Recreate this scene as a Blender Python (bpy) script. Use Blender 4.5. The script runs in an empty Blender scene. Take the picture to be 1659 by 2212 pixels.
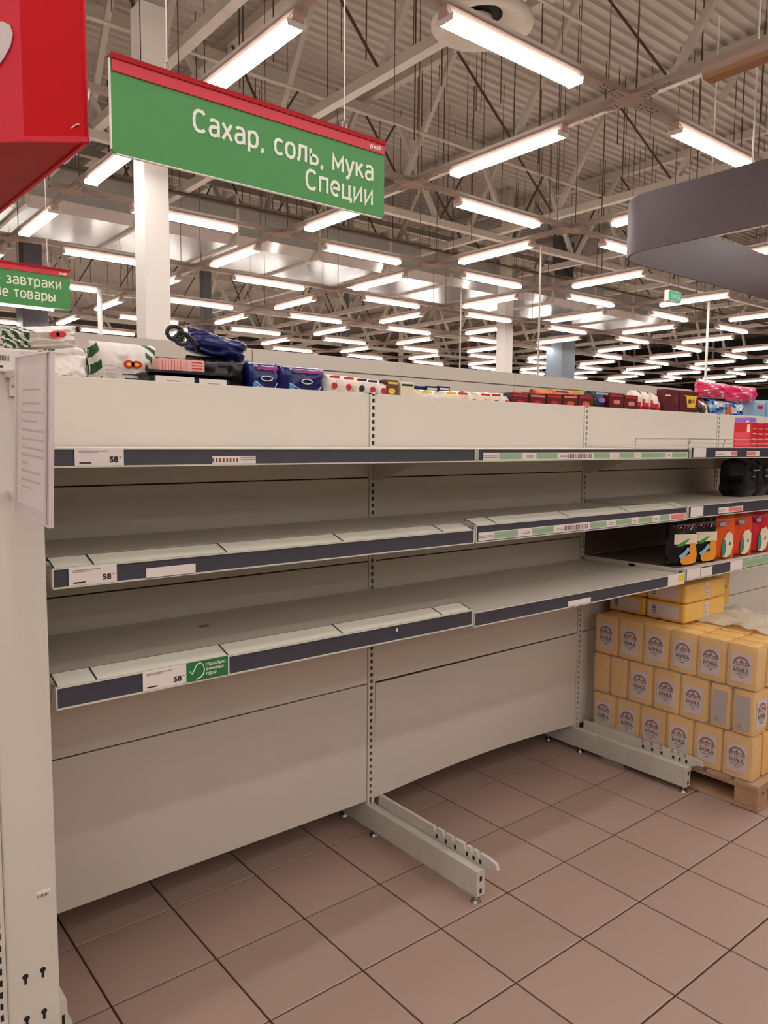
import bpy, math, random
from mathutils import Vector, Matrix, noise
random.seed(7)
PI = math.pi
S = bpy.context.scene
COL = S.collection

# ---------------------------------------------------------------- camera, world, exposure
CAM = Vector((-1.6965, -2.1572, 1.4590)); YAW, PIT, ROL, FPX = 0.68193, -0.092285, 0.0086176, 1647.44
fw = Vector((math.sin(YAW)*math.cos(PIT), math.cos(YAW)*math.cos(PIT), math.sin(PIT)))
rt = Vector((math.cos(YAW), -math.sin(YAW), 0)); upv = rt.cross(fw)
rt2 = rt*math.cos(ROL)+upv*math.sin(ROL); up2 = -rt*math.sin(ROL)+upv*math.cos(ROL)
cd = bpy.data.cameras.new('camera'); cam = bpy.data.objects.new('camera', cd); COL.objects.link(cam)
cam.matrix_world = Matrix(((rt2.x, up2.x, -fw.x, CAM.x), (rt2.y, up2.y, -fw.y, CAM.y), (rt2.z, up2.z, -fw.z, CAM.z), (0, 0, 0, 1)))
cd.sensor_fit = 'HORIZONTAL'; cd.sensor_width = 36; cd.lens = 36*FPX/1659; cd.clip_end = 200; cd.clip_start = .05
S.camera = cam
W = bpy.data.worlds.new('hall_air'); S.world = W; W.use_nodes = True
W.node_tree.nodes['Background'].inputs[0].default_value = (1, .93, .85, 1)
W.node_tree.nodes['Background'].inputs[1].default_value = 0.05
LAMP = 13.0
S.view_settings.view_transform = 'Standard'; S.view_settings.look = 'None'; S.view_settings.gamma = 1
S.view_settings.use_curve_mapping = False
S.view_settings.exposure = 0.84

# ---------------------------------------------------------------- materials
def lin(c): return tuple(((x/255)/12.92 if x/255 <= .04045 else ((x/255+.055)/1.055)**2.4) for x in c)
MATS = {}
def mat(name, c, rough=.5, metal=0, var=.06, scale=6, bump=0, spec=.5, emit=0, alpha=1, coat=0, trans=0):
    if name in MATS: return MATS[name]
    m = bpy.data.materials.new(name); m.use_nodes = True; nt = m.node_tree; b = nt.nodes['Principled BSDF']
    L = lin(c)
    b.inputs['Roughness'].default_value = rough; b.inputs['Metallic'].default_value = metal
    b.inputs['Specular IOR Level'].default_value = spec; b.inputs['Coat Weight'].default_value = coat
    tc = nt.nodes.new('ShaderNodeTexCoord'); nz = nt.nodes.new('ShaderNodeTexNoise'); nz.inputs['Scale'].default_value = scale
    nz.inputs['Detail'].default_value = 3; nt.links.new(tc.outputs['Object'], nz.inputs['Vector'])
    mx = nt.nodes.new('ShaderNodeMix'); mx.data_type = 'RGBA'
    mx.inputs[6].default_value = (*[x*(1-var) for x in L], 1); mx.inputs[7].default_value = (*[min(1, x*(1+var)) for x in L], 1)
    nt.links.new(nz.outputs['Fac'], mx.inputs[0]); nt.links.new(mx.outputs[2], b.inputs['Base Color'])
    if bump:
        bp = nt.nodes.new('ShaderNodeBump'); bp.inputs['Strength'].default_value = bump; bp.inputs['Distance'].default_value = .01
        nt.links.new(nz.outputs['Fac'], bp.inputs['Height']); nt.links.new(bp.outputs[0], b.inputs['Normal'])
    if emit:
        b.inputs['Emission Color'].default_value = (*L, 1); b.inputs['Emission Strength'].default_value = emit
    if alpha < 1: b.inputs['Alpha'].default_value = alpha
    if trans: b.inputs['Transmission Weight'].default_value = trans
    MATS[name] = m; return m

cream = mat('cream_powder_coat', (210, 201, 188), .42, var=.025, scale=2)
creamw = mat('worn_cream_steel', (200, 194, 182), .5, var=.10, scale=25)
slotm = mat('dark_slot', (28, 22, 20), .8)
railm = mat('charcoal_rail', (64, 62, 72), .3, var=.12, scale=12)
paper = mat('white_paper', (226, 214, 208), .6, var=.02)
clearw = mat('clear_strip', (204, 199, 184), .25, var=.04)
ink = mat('grey_ink', (150, 138, 134), .7); black = mat('black_ink', (35, 28, 28), .6)
greenlab = mat('pale_green_paper', (150, 178, 140), .6); greentag = mat('green_tag', (38, 112, 62), .45)
greensign = mat('green_sign', (64, 142, 66), .4, var=.05); redsign = mat('red_sign', (205, 24, 44), .35)
darkred = mat('dark_red', (170, 10, 22), .5, spec=.2)
signtext = mat('sign_white', (238, 240, 225), .5)
lampm = mat('lit_diffuser', (255, 251, 248), .5, var=0, emit=LAMP)
lampoff = mat('unlit_diffuser', (168, 128, 88), .4)
housing = mat('lamp_housing', (196, 168, 156), .45); trunkm = mat('trunking_steel', (172, 158, 146), .45, var=.08)
deckm = mat('ceiling_deck', (182, 172, 158), .6, var=.1, scale=1.5); trussm = mat('truss_paint', (184, 174, 158), .55, var=.08, scale=3)
darkrod = mat('dark_rod', (82, 62, 50), .6)
white = mat('white_paint', (232, 226, 216), .5, var=.04)
darkcol = mat('dark_grey_paint', (92, 90, 94), .5); wallm = mat('back_wall_paint', (112, 98, 88), .8, var=.2, scale=.6); darkwall = mat('dark_wall_paint', (62, 60, 58), .8)
ductm = mat('duct_foil', (188, 186, 180), .22, metal=.6, var=.15, scale=1.3, bump=.35)
plum = mat('plum_fascia', (78, 60, 62), .5, var=.04, scale=1)
chrome = mat('zinc_steel', (170, 165, 160), .3, metal=1)
navy = mat('navy_foil', (18, 24, 92), .22, var=.3, scale=9, bump=.5); nearblack = mat('black_foil', (10, 9, 15), .3, var=.3, scale=9, bump=.6)
wood = mat('pallet_wood', (176, 138, 106), .75, var=.25, scale=14, bump=.3)
yel = mat('yellow_wrap', (232, 184, 110), .3, var=.14, scale=7, bump=.35); yelb = mat('bright_yellow_wrap', (232, 184, 92), .3, var=.1, scale=7, bump=.35)
lilacp = mat('label_paper', (214, 198, 198), .5, var=.05); logored = mat('label_maroon', (128, 62, 66), .6)
film = mat('stretch_film', (235, 225, 210), .12, var=.02, alpha=.10, bump=.8, scale=14)
film2 = mat('cloudy_film', (232, 220, 200), .2, var=.03, alpha=.5, bump=.9, scale=6)
def C(n, c, r=.35): return mat(n, c, r, var=.08, scale=12, bump=.15)
red, orange, maroon = C('red_pack', (205, 30, 42)), C('orange_pack', (232, 92, 30)), C('maroon_pack', (96, 24, 30))
pink, cyan, yellow = C('pink_pack', (226, 44, 112)), C('cyan_print', (70, 150, 205)), C('yellow_print', (232, 200, 60))
bagwhite, dkgreen, offw = C('white_pack', (228, 218, 208)), C('dark_green_print', (26, 78, 46)), C('cream_pack', (232, 218, 190))
lilac, ltblue, brownp, salmon = C('lilac_pack', (150, 110, 200)), C('light_blue_pack', (150, 180, 210)), C('brown_pack', (110, 62, 40)), C('salmon_pack', (226, 130, 122))
magenta = C('magenta_print', (170, 50, 120))

def tile_mat(name, base):
    m = mat(name, base, .36, var=.05, scale=2.2, bump=.03)
    return m
tilem = [tile_mat('floor_tile_a', (167, 140, 127)), tile_mat('floor_tile_b', (165, 139, 126)), tile_mat('floor_tile_c', (169, 141, 128))]
grout = mat('dark_grout', (66, 38, 30), .9)

# ---------------------------------------------------------------- mesh building
TXT = {}
def text_geo(body, size, bold=0, spacing=1.0):
    k = (body, size, bold, spacing)
    if k in TXT: return TXT[k]
    cu = bpy.data.curves.new('t', 'FONT'); cu.body = body; cu.size = size; cu.space_character = spacing
    cu.resolution_u = 3
    o = bpy.data.objects.new('t', cu); COL.objects.link(o)
    bpy.context.view_layer.update()
    dg = bpy.context.evaluated_depsgraph_get()
    me = bpy.data.meshes.new_from_object(o.evaluated_get(dg))
    vs = [v.co.copy() for v in me.vertices]; fs = [tuple(p.vertices) for p in me.polygons]
    bpy.data.objects.remove(o); bpy.data.meshes.remove(me); bpy.data.curves.remove(cu)
    x0 = min(v.x for v in vs); x1 = max(v.x for v in vs)
    TXT[k] = (vs, fs, x0, x1); return TXT[k]

# stroke lettering: round-cornered Cyrillic drawn from strokes (lower case x-height .74, capitals 1)
def _arc(cx, cy, rx, ry, a0, a1, n=10):
    out = []
    for i in range(n+1):
        a = math.radians(a0+(a1-a0)*i/n); c, s_ = math.cos(a), math.sin(a)
        out.append((cx+rx*math.copysign(abs(c)**.82, c), cy+ry*math.copysign(abs(s_)**.82, s_)))
    return out
_h = .74
LOW = {
 'с': (.50, [_arc(.27, .37, .21, .35, 42, 318)]), 'о': (.56, [_arc(.28, .37, .22, .35, 0, 360, 16)]),
 'а': (.54, [[(.09, .63)]+_arc(.27, .53, .19, .20, 130, 0, 6)+[(.46, 0)], [(.46, .42), (.25, .42)]+_arc(.25, .21, .18, .20, 90, 270, 8)+[(.46, .10)]]),
 'х': (.50, [[(.04, 0), (.46, _h)], [(.46, 0), (.04, _h)]]), 'р': (.56, [[(.08, _h), (.08, -.25)], _arc(.29, .37, .21, .35, 0, 360, 16)]),
 'л': (.56, [[(.0, .02), (.08, .04), (.13, .22), (.15, _h), (.47, _h), (.47, 0)]]), 'ь': (.52, [[(.08, _h), (.08, .02), (.28, .02)]+_arc(.28, .23, .19, .21, -90, 90, 8)+[(.08, .44)]]),
 'м': (.70, [[(.08, 0), (.08, _h), (.35, .22), (.62, _h), (.62, 0)]]), 'у': (.50, [[(.03, _h), (.26, .03)], [(.48, _h), (.26, .03), (.16, -.21), (.03, -.23)]]),
 'к': (.50, [[(.08, 0), (.08, _h)], [(.45, _h), (.09, .33)], [(.2, .45), (.47, 0)]]), 'п': (.56, [[(.08, 0), (.08, _h), (.47, _h), (.47, 0)]]),
 'н': (.56, [[(.08, 0), (.08, _h)], [(.47, _h), (.47, 0)], [(.08, .38), (.47, .38)]]),
 'е': (.54, [[(.07, .38), (.48, .38)]+_arc(.275, .37, .205, .35, 8, 312, 14)]), 'ц': (.58, [[(.08, _h), (.08, .02), (.54, .02), (.54, -.17)], [(.45, _h), (.45, 0)]]),
 'и': (.56, [[(.08, _h), (.08, 0), (.47, _h), (.47, 0)]]), 'й': (.56, [[(.08, _h), (.08, 0), (.47, _h), (.47, 0)], [(.18, .95), (.27, .86), (.36, .95)]]),
 'з': (.48, [_arc(.22, .54, .17, .18, 140, -90, 8), _arc(.22, .20, .20, .19, 90, -140, 8)]),
 'в': (.52, [[(.08, 0), (.08, _h), (.26, _h)]+_arc(.26, .56, .15, .17, 90, -90, 6)+[(.08, .39)], [(.26, .39)]+_arc(.26, .20, .19, .19, 90, -90, 6)+[(.08, .01)]]),
 'т': (.46, [[(.01, _h), (.45, _h)], [(.23, _h), (.23, 0)]]), 'ы': (.68, [[(.08, _h), (.08, .02), (.24, .02)]+_arc(.24, .23, .17, .21, -90, 90, 8)+[(.08, .44)], [(.58, _h), (.58, 0)]]),
 ',': (.24, [[(.12, .06), (.12, -.02), (.06, -.16)]]), ' ': (.28, []), "'": (.2, [[(.12, .95), (.08, .75)]])}
UP = {'А': (.66, [[(.03, 0), (.33, 1), (.63, 0)], [(.12, .28), (.54, .28)]]), 'Р': (.62, [[(.08, 0), (.08, 1), (.32, 1)]+_arc(.32, .73, .24, .27, 90, -90, 8)+[(.08, .46)]]),
 'У': (.62, [[(.03, 1), (.33, .35)], [(.59, 1), (.33, .35), (.22, .04), (.08, .01)]]), 'Ч': (.62, [[(.06, 1), (.06, .62), (.16, .46), (.54, .46)], [(.54, 1), (.54, 0)]]),
 'Д': (.70, [[(.05, -.16), (.05, .03), (.66, .03), (.66, -.16)], [(.14, .03), (.2, .5), (.2, 1), (.57, 1), (.57, .03)]])}
def stroke_text(q, body, cap, origin, R, m, align='l', width=None, weight=.13):
    lay, x = [], 0
    for ch in body:
        if ch in LOW: w, pl = LOW[ch]
        elif ch in UP: w, pl = UP[ch]
        else: w, pl = LOW[ch.lower()]; w = w/.74*.95; pl = [[(a/.74*.95, b_/.74) for a, b_ in p_] for p_ in pl]
        lay += [[(a+x, b_) for a, b_ in p_] for p_ in pl]; x += w+.085
    x -= .085; k = cap if width is None else width/x; off = {'l': 0, 'r': -x, 'c': -x/2}[align]; hw = weight*cap/2
    O = Vector(origin); zc = 0
    for p_ in lay:
        P_ = []
        for a, b_ in p_:
            v = Vector(((a+off)*k, b_*cap))
            if not P_ or (v-P_[-1]).length > 1e-7: P_.append(v)
        n = len(P_); closed = n > 3 and (P_[0]-P_[-1]).length < 1e-6; L_, R_ = [], []
        for i, v in enumerate(P_):
            d0 = (v-P_[i-1]).normalized() if i else ((P_[-1]-P_[-2]).normalized() if closed else None)
            d1 = (P_[i+1]-v).normalized() if i < n-1 else ((P_[1]-P_[0]).normalized() if closed else None)
            d0 = d0 or d1; d1 = d1 or d0
            n0, n1 = Vector((-d0.y, d0.x)), Vector((-d1.y, d1.x)); mm = n0+n1
            mm = n0 if mm.length < .2 else mm.normalized(); sc = hw/max(.45, mm.dot(n0)); L_.append(v+mm*sc); R_.append(v-mm*sc)
        zc = (zc+1) % 4; z = zc*cap*.004
        q.add([O+R @ Vector((v.x, v.y, z)) for v in L_+R_], [(n+i, n+i+1, i+1, i) for i in range(n-1)], m)
    return q

AXF = Matrix(((1, 0, 0), (0, 0, -1), (0, 1, 0)))      # text plane -> faces -Y
AXS = Matrix(((0, 0, -1), (-1, 0, 0), (0, 1, 0)))     # text plane -> faces -X
class MB:
    def __init__(s): s.v, s.f, s.m, s.mats, s.sm = [], [], [], [], []
    def mi(s, m):
        if m not in s.mats: s.mats.append(m)
        return s.mats.index(m)
    def add(s, vs, fs, m, smooth=False):
        n = len(s.v); s.v += [tuple(v) for v in vs]; k = s.mi(m)
        for f in fs: s.f.append(tuple(i+n for i in f)); s.m.append(k); s.sm.append(smooth)
        return s
    def box(s, x0, x1, y0, y1, z0, z1, m, M=None):
        vs = [Vector(p) for p in ((x0, y0, z0), (x1, y0, z0), (x1, y1, z0), (x0, y1, z0), (x0, y0, z1), (x1, y0, z1), (x1, y1, z1), (x0, y1, z1))]
        if M: vs = [M @ v for v in vs]
        return s.add(vs, [(0, 3, 2, 1), (4, 5, 6, 7), (0, 1, 5, 4), (1, 2, 6, 5), (2, 3, 7, 6), (3, 0, 4, 7)], m)
    def prism(s, pts, d, m, smooth=False):             # pts: 3D polygon, d: extrusion vector
        d = Vector(d); P = [Vector(p) for p in pts]; n = len(P)
        s.add(P+[p+d for p in P], [tuple(range(n))[::-1], tuple(range(n, 2*n))], m)
        return s.add(P+[p+d for p in P], [(i, (i+1) % n, n+(i+1) % n, n+i) for i in range(n)], m, smooth)
    def tube(s, a, b, r, m, n=8, r2=None, caps=True):
        a, b = Vector(a), Vector(b); d = (b-a).normalized(); u = d.orthogonal().normalized(); w = d.cross(u); r2 = r if r2 is None else r2
        vs = [a+(u*math.cos(t)+w*math.sin(t))*r for t in [2*PI*i/n for i in range(n)]]+[b+(u*math.cos(t)+w*math.sin(t))*r2 for t in [2*PI*i/n for i in range(n)]]
        s.add(vs, [(i, (i+1) % n, n+(i+1) % n, n+i) for i in range(n)], m, True)
        if caps: s.add(vs, [tuple(range(n))[::-1], tuple(range(n, 2*n))], m)
        return s
    def path(s, pts, r, m, n=6):
        for a, b in zip(pts, pts[1:]): s.tube(a, b, r, m, n)
        return s
    def bar(s, a, b, w, h, m):                         # rectangular bar between two points
        a, b = Vector(a), Vector(b); d = (b-a).normalized(); u = Vector((0, 0, 1)).cross(d)
        if u.length < 1e-3: u = Vector((1, 0, 0))
        u.normalize(); v = d.cross(u); u *= w/2; v *= h/2
        vs = [a-u-v, a+u-v, a+u+v, a-u+v, b-u-v, b+u-v, b+u+v, b-u+v]
        return s.add(vs, [(0, 3, 2, 1), (4, 5, 6, 7), (0, 1, 5, 4), (1, 2, 6, 5), (2, 3, 7, 6), (3, 0, 4, 7)], m)
    def disc(s, c, u, v, m, n=16):                     # ellipse fan with half axes u, v
        c, u, v = Vector(c), Vector(u), Vector(v)
        return s.add([c+u*math.cos(2*PI*i/n)+v*math.sin(2*PI*i/n) for i in range(n)], [tuple(range(n))], m)
    def text(s, body, size, origin, R, m, align='l', width=None, bold=0, spacing=1.0, shear=0):
        vs, fs, x0, x1 = text_geo(body, size, bold, spacing); k = 1 if width is None else width/(x1-x0)
        off = {'l': -x0, 'r': -x1, 'c': -(x0+x1)/2}[align]
        for i, (bx, by) in enumerate(((-bold, -bold), (bold, bold), (-bold, bold), (bold, -bold), (0, 0)) if bold else ((0, 0),)):
            s.add([Vector(origin)+R @ Vector(((v.x+off)*k+v.y*shear+bx, v.y+by, i*size*.001)) for v in vs], fs, m)
        return s
    def build(s, name, parent=None, loc=None, bevel=0, kind=None):
        me = bpy.data.meshes.new(name); o = Vector(loc) if loc else (parent_loc(parent) if parent else Vector())
        me.from_pydata([(v[0]-o.x, v[1]-o.y, v[2]-o.z) for v in s.v], [], s.f)
        for m in s.mats: me.materials.append(m)
        me.polygons.foreach_set('material_index', s.m); me.polygons.foreach_set('use_smooth', s.sm); me.update()
        ob = bpy.data.objects.new(name, me); COL.objects.link(ob)
        if parent: ob.parent = parent
        if parent and loc: ob.location = o-parent_loc(parent)
        elif loc: ob.location = o
        if bevel:
            b = ob.modifiers.new('edge', 'BEVEL'); b.width = bevel; b.segments = 2; b.limit_method = 'ANGLE'; b.angle_limit = .9
        if kind: ob['kind'] = kind
        return ob
def parent_loc(p):
    L = Vector()
    while p: L += p.location; p = p.parent
    return L
def tag(o, label, cat, group=None):
    o['label'] = label; o['category'] = cat
    if group: o['group'] = group
    return o
def thing(name, label, cat, loc=(0, 0, 0), group=None):
    o = bpy.data.objects.new(name, None); COL.objects.link(o); o.location = loc; o.empty_display_size = .05
    return tag(o, label, cat, group)
def copytree(o, parent=None):
    c = o.copy(); COL.objects.link(c); c.parent = parent
    for ch in o.children: copytree(ch, c)
    return c

ORD = ['first', 'second', 'third', 'fourth', 'fifth', 'sixth', 'seventh', 'eighth', 'ninth', 'tenth', 'eleventh', 'twelfth', 'thirteenth', 'fourteenth', 'fifteenth']
# ---------------------------------------------------------------- floor
T = .2958; GX, GY = -1.0726, .0065
fm = bpy.data.materials.new('far_floor_tiles'); fm.use_nodes = True; nt = fm.node_tree
br = nt.nodes.new('ShaderNodeTexBrick'); br.offset = 0; br.squash = 1; br.inputs['Scale'].default_value = 1
br.inputs['Brick Width'].default_value = T; br.inputs['Row Height'].default_value = T; br.inputs['Mortar Size'].default_value = .0028
br.inputs['Color1'].default_value = (*lin((170, 139, 125)), 1); br.inputs['Color2'].default_value = (*lin((165, 136, 121)), 1); br.inputs['Mortar'].default_value = (*lin((82, 48, 38)), 1)
tc = nt.nodes.new('ShaderNodeTexCoord'); mp = nt.nodes.new('ShaderNodeMapping'); mp.inputs['Location'].default_value = (-GX+T*80, -GY+T*80, 0)
nt.links.new(tc.outputs['Object'], mp.inputs[0]); nt.links.new(mp.outputs[0], br.inputs[0]); nt.links.new(br.outputs['Color'], nt.nodes['Principled BSDF'].inputs['Base Color'])
nt.nodes['Principled BSDF'].inputs['Roughness'].default_value = .36
I0, I1, J0, J1 = -5, 15, -9, 5
fx0, fx1, fy0, fy1 = GX+I0*T, GX+I1*T, GY+J0*T, GY+J1*T
b = MB(); b.box(fx0, fx1, fy0, fy1, -.05, -.004, grout)
X0, X1, Y0, Y1 = -16, 46, -17, 42
for q in ((X0, fx0, Y0, Y1), (fx1, X1, Y0, Y1), (fx0, fx1, Y0, fy0), (fx0, fx1, fy1, Y1)): b.box(q[0], q[1], q[2], q[3], -.05, 0, fm)
floor = b.build('floor', kind='structure')
g = .0028
tms = []
for k in range(3):
    q = MB(); h = T/2-g; e = h-.002
    q.add([(-h, -h, -.004), (h, -h, -.004), (h, h, -.004), (-h, h, -.004), (-h, -h, -.0012), (h, -h, -.0012), (h, h, -.0012), (-h, h, -.0012), (-e, -e, 0), (e, -e, 0), (e, e, 0), (-e, e, 0)],
          [(0, 1, 5, 4), (1, 2, 6, 5), (2, 3, 7, 6), (3, 0, 4, 7), (4, 5, 9, 8), (5, 6, 10, 9), (6, 7, 11, 10), (7, 4, 8, 11), (8, 9, 10, 11)], tilem[k])
    o = q.build('floor_tile', floor); tms.append(o)
first = 3
for i in range(I0, I1):
    for j in range(J0, J1):
        k = random.randrange(3)
        if first: first -= 1; o = tms[first]
        else: o = bpy.data.objects.new('floor_tile', tms[k].data); COL.objects.link(o); o.parent = floor
        o.location = (GX+(i+.5)*T, GY+(j+.5)*T, 0)

# ---------------------------------------------------------------- shell: walls, ceiling deck
DZ = 8.0
MB().box(X0-.3, X0, Y0, Y1, -.05, DZ+.4, wallm).build('wall_left', kind='structure')
MB().box(X1, X1+.3, Y0, Y1, -.05, DZ+.4, darkwall).build('wall_right', kind='structure')
MB().box(X0-.3, X1+.3, Y1, Y1+.3, -.05, DZ+.4, wallm).build('wall_back', kind='structure')
MB().box(X0-.3, X1+.3, Y0-.3, Y0, -.05, DZ+.4, wallm).build('wall_front', kind='structure')
b = MB(); P = .21; n = int((Y1-Y0)/P); vs, fs = [], []
prof = []
for k in range(n):
    y = Y0+k*P; prof += [(y, DZ), (y+.038, DZ), (y+.055, DZ+.055), (y+.193, DZ+.055)]
prof.append((Y0+n*P, DZ))
for (y, z) in prof: vs += [(X0, y, z), (X1, y, z)]
fs = [(2*i, 2*i+1, 2*i+3, 2*i+2) for i in range(len(prof)-1)]
b.add(vs, fs, deckm); b.box(X0, X1, Y0, Y1, DZ+.2, DZ+.3, deckm)
ceiling = b.build('ceiling', kind='structure')

# ---------------------------------------------------------------- lighting grid (trunking) and luminaires
GLX, GLY = 1.47, 2.06; PX, PY = 3.07, 2.98; LZ = 4.44
def seen(x, y, far=40):
    d = Vector((x, y, 0))-Vector((CAM.x, CAM.y, 0)); f2 = Vector((math.sin(YAW), math.cos(YAW), 0)); r2 = Vector((math.cos(YAW), -math.sin(YAW), 0))
    z = d.dot(f2)
    return .3 < z < far and abs(d.dot(r2)) < z*.56+1.2
def near(x, y): return math.hypot(x-.2, y+2.0) < 13.0
NX = range(-5, 15); NY = range(-5, 14)
grid = thing('lighting_grid', 'square grid of slim beige steel trunking hanging below the roof, carrying the tube lights', 'light trunking', (GLX, GLY, LZ))
for i in NX:
    ys = [GLY+j*PY for j in NY if seen(GLX+i*PX, GLY+j*PY, 42) or near(GLX+i*PX, GLY+j*PY)]
    if len(ys) > 1:
        x = GLX+i*PX; MB().box(x-.035, x+.035, ys[0]-1.4, ys[-1]+1.4, LZ+.115, LZ+.175, trunkm).build('trunking_beam', grid)
for j in NY:
    xs = [GLX+i*PX for i in NX if seen(GLX+i*PX, GLY+j*PY, 42) or near(GLX+i*PX, GLY+j*PY)]
    if len(xs) > 1:
        y = GLY+j*PY; MB().box(xs[0]-1.4, xs[-1]+1.4, y-.035, y+.035, LZ+.116, LZ+.174, trunkm).build('trunking_beam', grid)
npm = None
for i in NX:
    for j in NY:
        x, y = GLX+i*PX, GLY+j*PY
        if not (seen(x, y, 34) or near(x, y)): continue
        if npm is None:
            q = MB(); pts = []
            for k in range(4):
                a = k*PI/2
                for (r, s_) in ((.26, -.045), (.26, .045), (.085, .085)):
                    pts.append((r*math.cos(a)-s_*math.sin(a), r*math.sin(a)+s_*math.cos(a), 0))
            q.prism(pts, (0, 0, .014), trunkm)
            for k in range(4):                                    # rows of punched slots on the four arms
                a = k*PI/2
                for t in range(7):
                    for s_ in (-.022, .022):
                        c, s2 = math.cos(a), math.sin(a); r = .14+t*.045
                        q.add([(( (r+u)*c-(s_+v)*s2), ((r+u)*s2+(s_+v)*c), .0135 if r > .27 else -.001) for u, v in ((-.011, -.006), (.011, -.006), (.011, .006), (-.011, .006))], [(3, 2, 1, 0)], slotm)
            npm = q.build('node_plate', grid, loc=(0, 0, 0))
            npm.location = (x-GLX, y-GLY, .1); continue
        o = bpy.data.objects.new('node_plate', npm.data); COL.objects.link(o); o.parent = grid; o.location = (x-GLX, y-GLY, .1)
def make_lamp(label, lit=True):
    t = thing('ceiling_light', label, 'light'); L = .75
    q = MB(); q.prism([(-L-.03, -.05, .045), (-L-.03, .05, .045), (-L-.03, .045, .115), (-L-.03, -.045, .115)], (2*L+.06, 0, 0), housing); q.build('housing', t)
    q = MB(); q.prism([(-L, -.06, .010), (-L, .06, .010), (-L, .075, .045), (-L, -.075, .045)], (2*L, 0, 0), lampm if lit else lampoff); q.build('diffuser', t)
    for sx in (-1, 1):
        q = MB(); x = sx*(L+.006)
        q.prism([(x-.006, -.075, .005), (x-.006, .075, .005), (x-.006, .085, .05), (x-.006, -.085, .05)], (.012, 0, 0), white)
        for sy in (-.045, .045): q.path([(x, sy-.02, .05), (x+sx*.02, sy-.02, .075), (x+sx*.02, sy+.02, .075), (x, sy+.02, .05)], .005, white, 5)
        q.build('end_bracket', t)
    return t
lamp0 = make_lamp('long white glowing tube light hanging from the trunking grid'); used0 = False
def pix(p):
    d = Vector(p)-CAM; z = d.dot(fw)
    return (829.5+FPX*d.dot(rt2)/z, 1106-FPX*d.dot(up2)/z, z) if z > .2 else None
SPECIAL = {(0, 0, 0): 'biggest tube light at the top centre, in front of the round air diffuser', (1, 0, 0): 'tube light running behind the top edge of the large green sign',
 (0, 1, 0): 'tube light at upper right, partly hidden by the plum curved fascia', (1, 1, 0): 'tube light rising to the right beyond the right end of the green sign',
 (1, 0, 1): 'tube light showing under the lower left corner of the large green sign'}
for ax in (0, 1):
    for j in NY:
        cnt = 0
        for i in NX:
            x, y = GLX+i*PX+(PX/2 if ax == 0 else 0), GLY+j*PY+(PY/2 if ax else 0)
            if not (seen(x, y, 38) or near(x, y)): continue
            if ax == 1 and i == 1 and j == -1:
                o = make_lamp('unlit tube light with a brown cover, beside the lit ones at top right', False)
            else:
                o = copytree(lamp0) if used0 else lamp0; used0 = True
                if 'group' in o: del o['group']
                pp = pix((x, y, LZ)); vis = pp and -40 < pp[0] < 1700 and -40 < pp[1]
                kind = 'crosswise lit tube light' if ax == 0 else 'lengthwise lit tube light'
                if vis: cnt += 1
                if (ax, i, j) in SPECIAL: o['label'] = SPECIAL[(ax, i, j)]
                elif vis and pp[2] < 24 and j >= 0: o['label'] = '%s, %s row from the front, %s from the left edge' % (kind, ORD[j], ORD[cnt-1])
                elif vis: o['label'] = 'small %s deep in the hall, near the horizon' % kind; o['group'] = 'far ' + kind + 's'
                else: o['label'] = '%s outside the picture, added to light the aisle' % kind; o['group'] = 'tube lights outside the picture'  # unseen tube lights continuing the grid, added for fill light
            o.location = (x, y, LZ); o.rotation_euler = (0, 0, PI/2 if ax else 0)

# hanger rods from the deck
rnd = random.Random(3); rods = []
for i in NX:
    for j in NY:
        x, y = GLX+i*PX, GLY+j*PY
        if seen(x, y, 20): rods += [(x+.1, y, LZ+.17, .006), (x-.25, y+.05, LZ+.17, .005)]
while len(rods) < 285:
    x, y = rnd.uniform(0, 22), rnd.uniform(1, 24)
    if seen(x, y, 24) and x+y > 5: rods.append((x, y, rnd.uniform(5.2, 7.0), rnd.choice((.006, .007, .010))))
rm = {}
for (x, y, z, r) in rods:
    if r not in rm: rm[r] = MB().tube((0, 0, 0), (0, 0, 1), r, darkrod, 6).build('hanger_rod', ceiling); o = rm[r]
    else: o = bpy.data.objects.new('hanger_rod', rm[r].data); COL.objects.link(o); o.parent = ceiling
    o.location = (x, y, z); o.scale = (1, 1, DZ-z+.02)

# roof trusses
def truss(x0, y0, x1, y1, zb, zt, label, step=2.6, ph=0):
    t = thing('roof_truss', label, 'truss', (x0, y0, zb), 'roof trusses' if 'further' in label else None)
    A, B = Vector((x0, y0, 0)), Vector((x1, y1, 0)); L = (B-A).length; D = (B-A)/L
    MB().bar((x0, y0, zb), (x1, y1, zb), .13, .13, trussm).build('bottom_chord', t)
    MB().bar((x0, y0, zt), (x1, y1, zt), .15, .15, trussm).build('top_chord', t)
    s = ph; k = 0
    while s+step/2 < L:
        a = A+D*s+Vector((0, 0, zb)); c = A+D*(s+step/2)+Vector((0, 0, zt)); e = A+D*min(s+step, L)+Vector((0, 0, zb))
        MB().bar(a, c, .03, .03, darkrod).build('diagonal', t)
        MB().bar(c, e, .085, .085, trussm).build('diagonal', t)
        s += step; k += 1
    return t
truss(2.32, 1.5, 2.32, 18, 6.0, 7.85, 'steel roof truss whose bottom chord passes at top left behind the large green sign', ph=.6)
truss(4.5, -.5, 4.5, 18, 6.0, 7.85, 'steel roof truss crossing behind the round air diffuser at the top', ph=.9)
truss(7.4, 0, 7.4, 20, 6.0, 7.85, 'steel roof truss crossing above the middle trunking, right of the green sign', ph=.8)
truss(10.9, 0, 10.9, 24, 6.0, 7.85, 'steel roof truss seen above the plum fascia at upper right', ph=.2)
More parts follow.
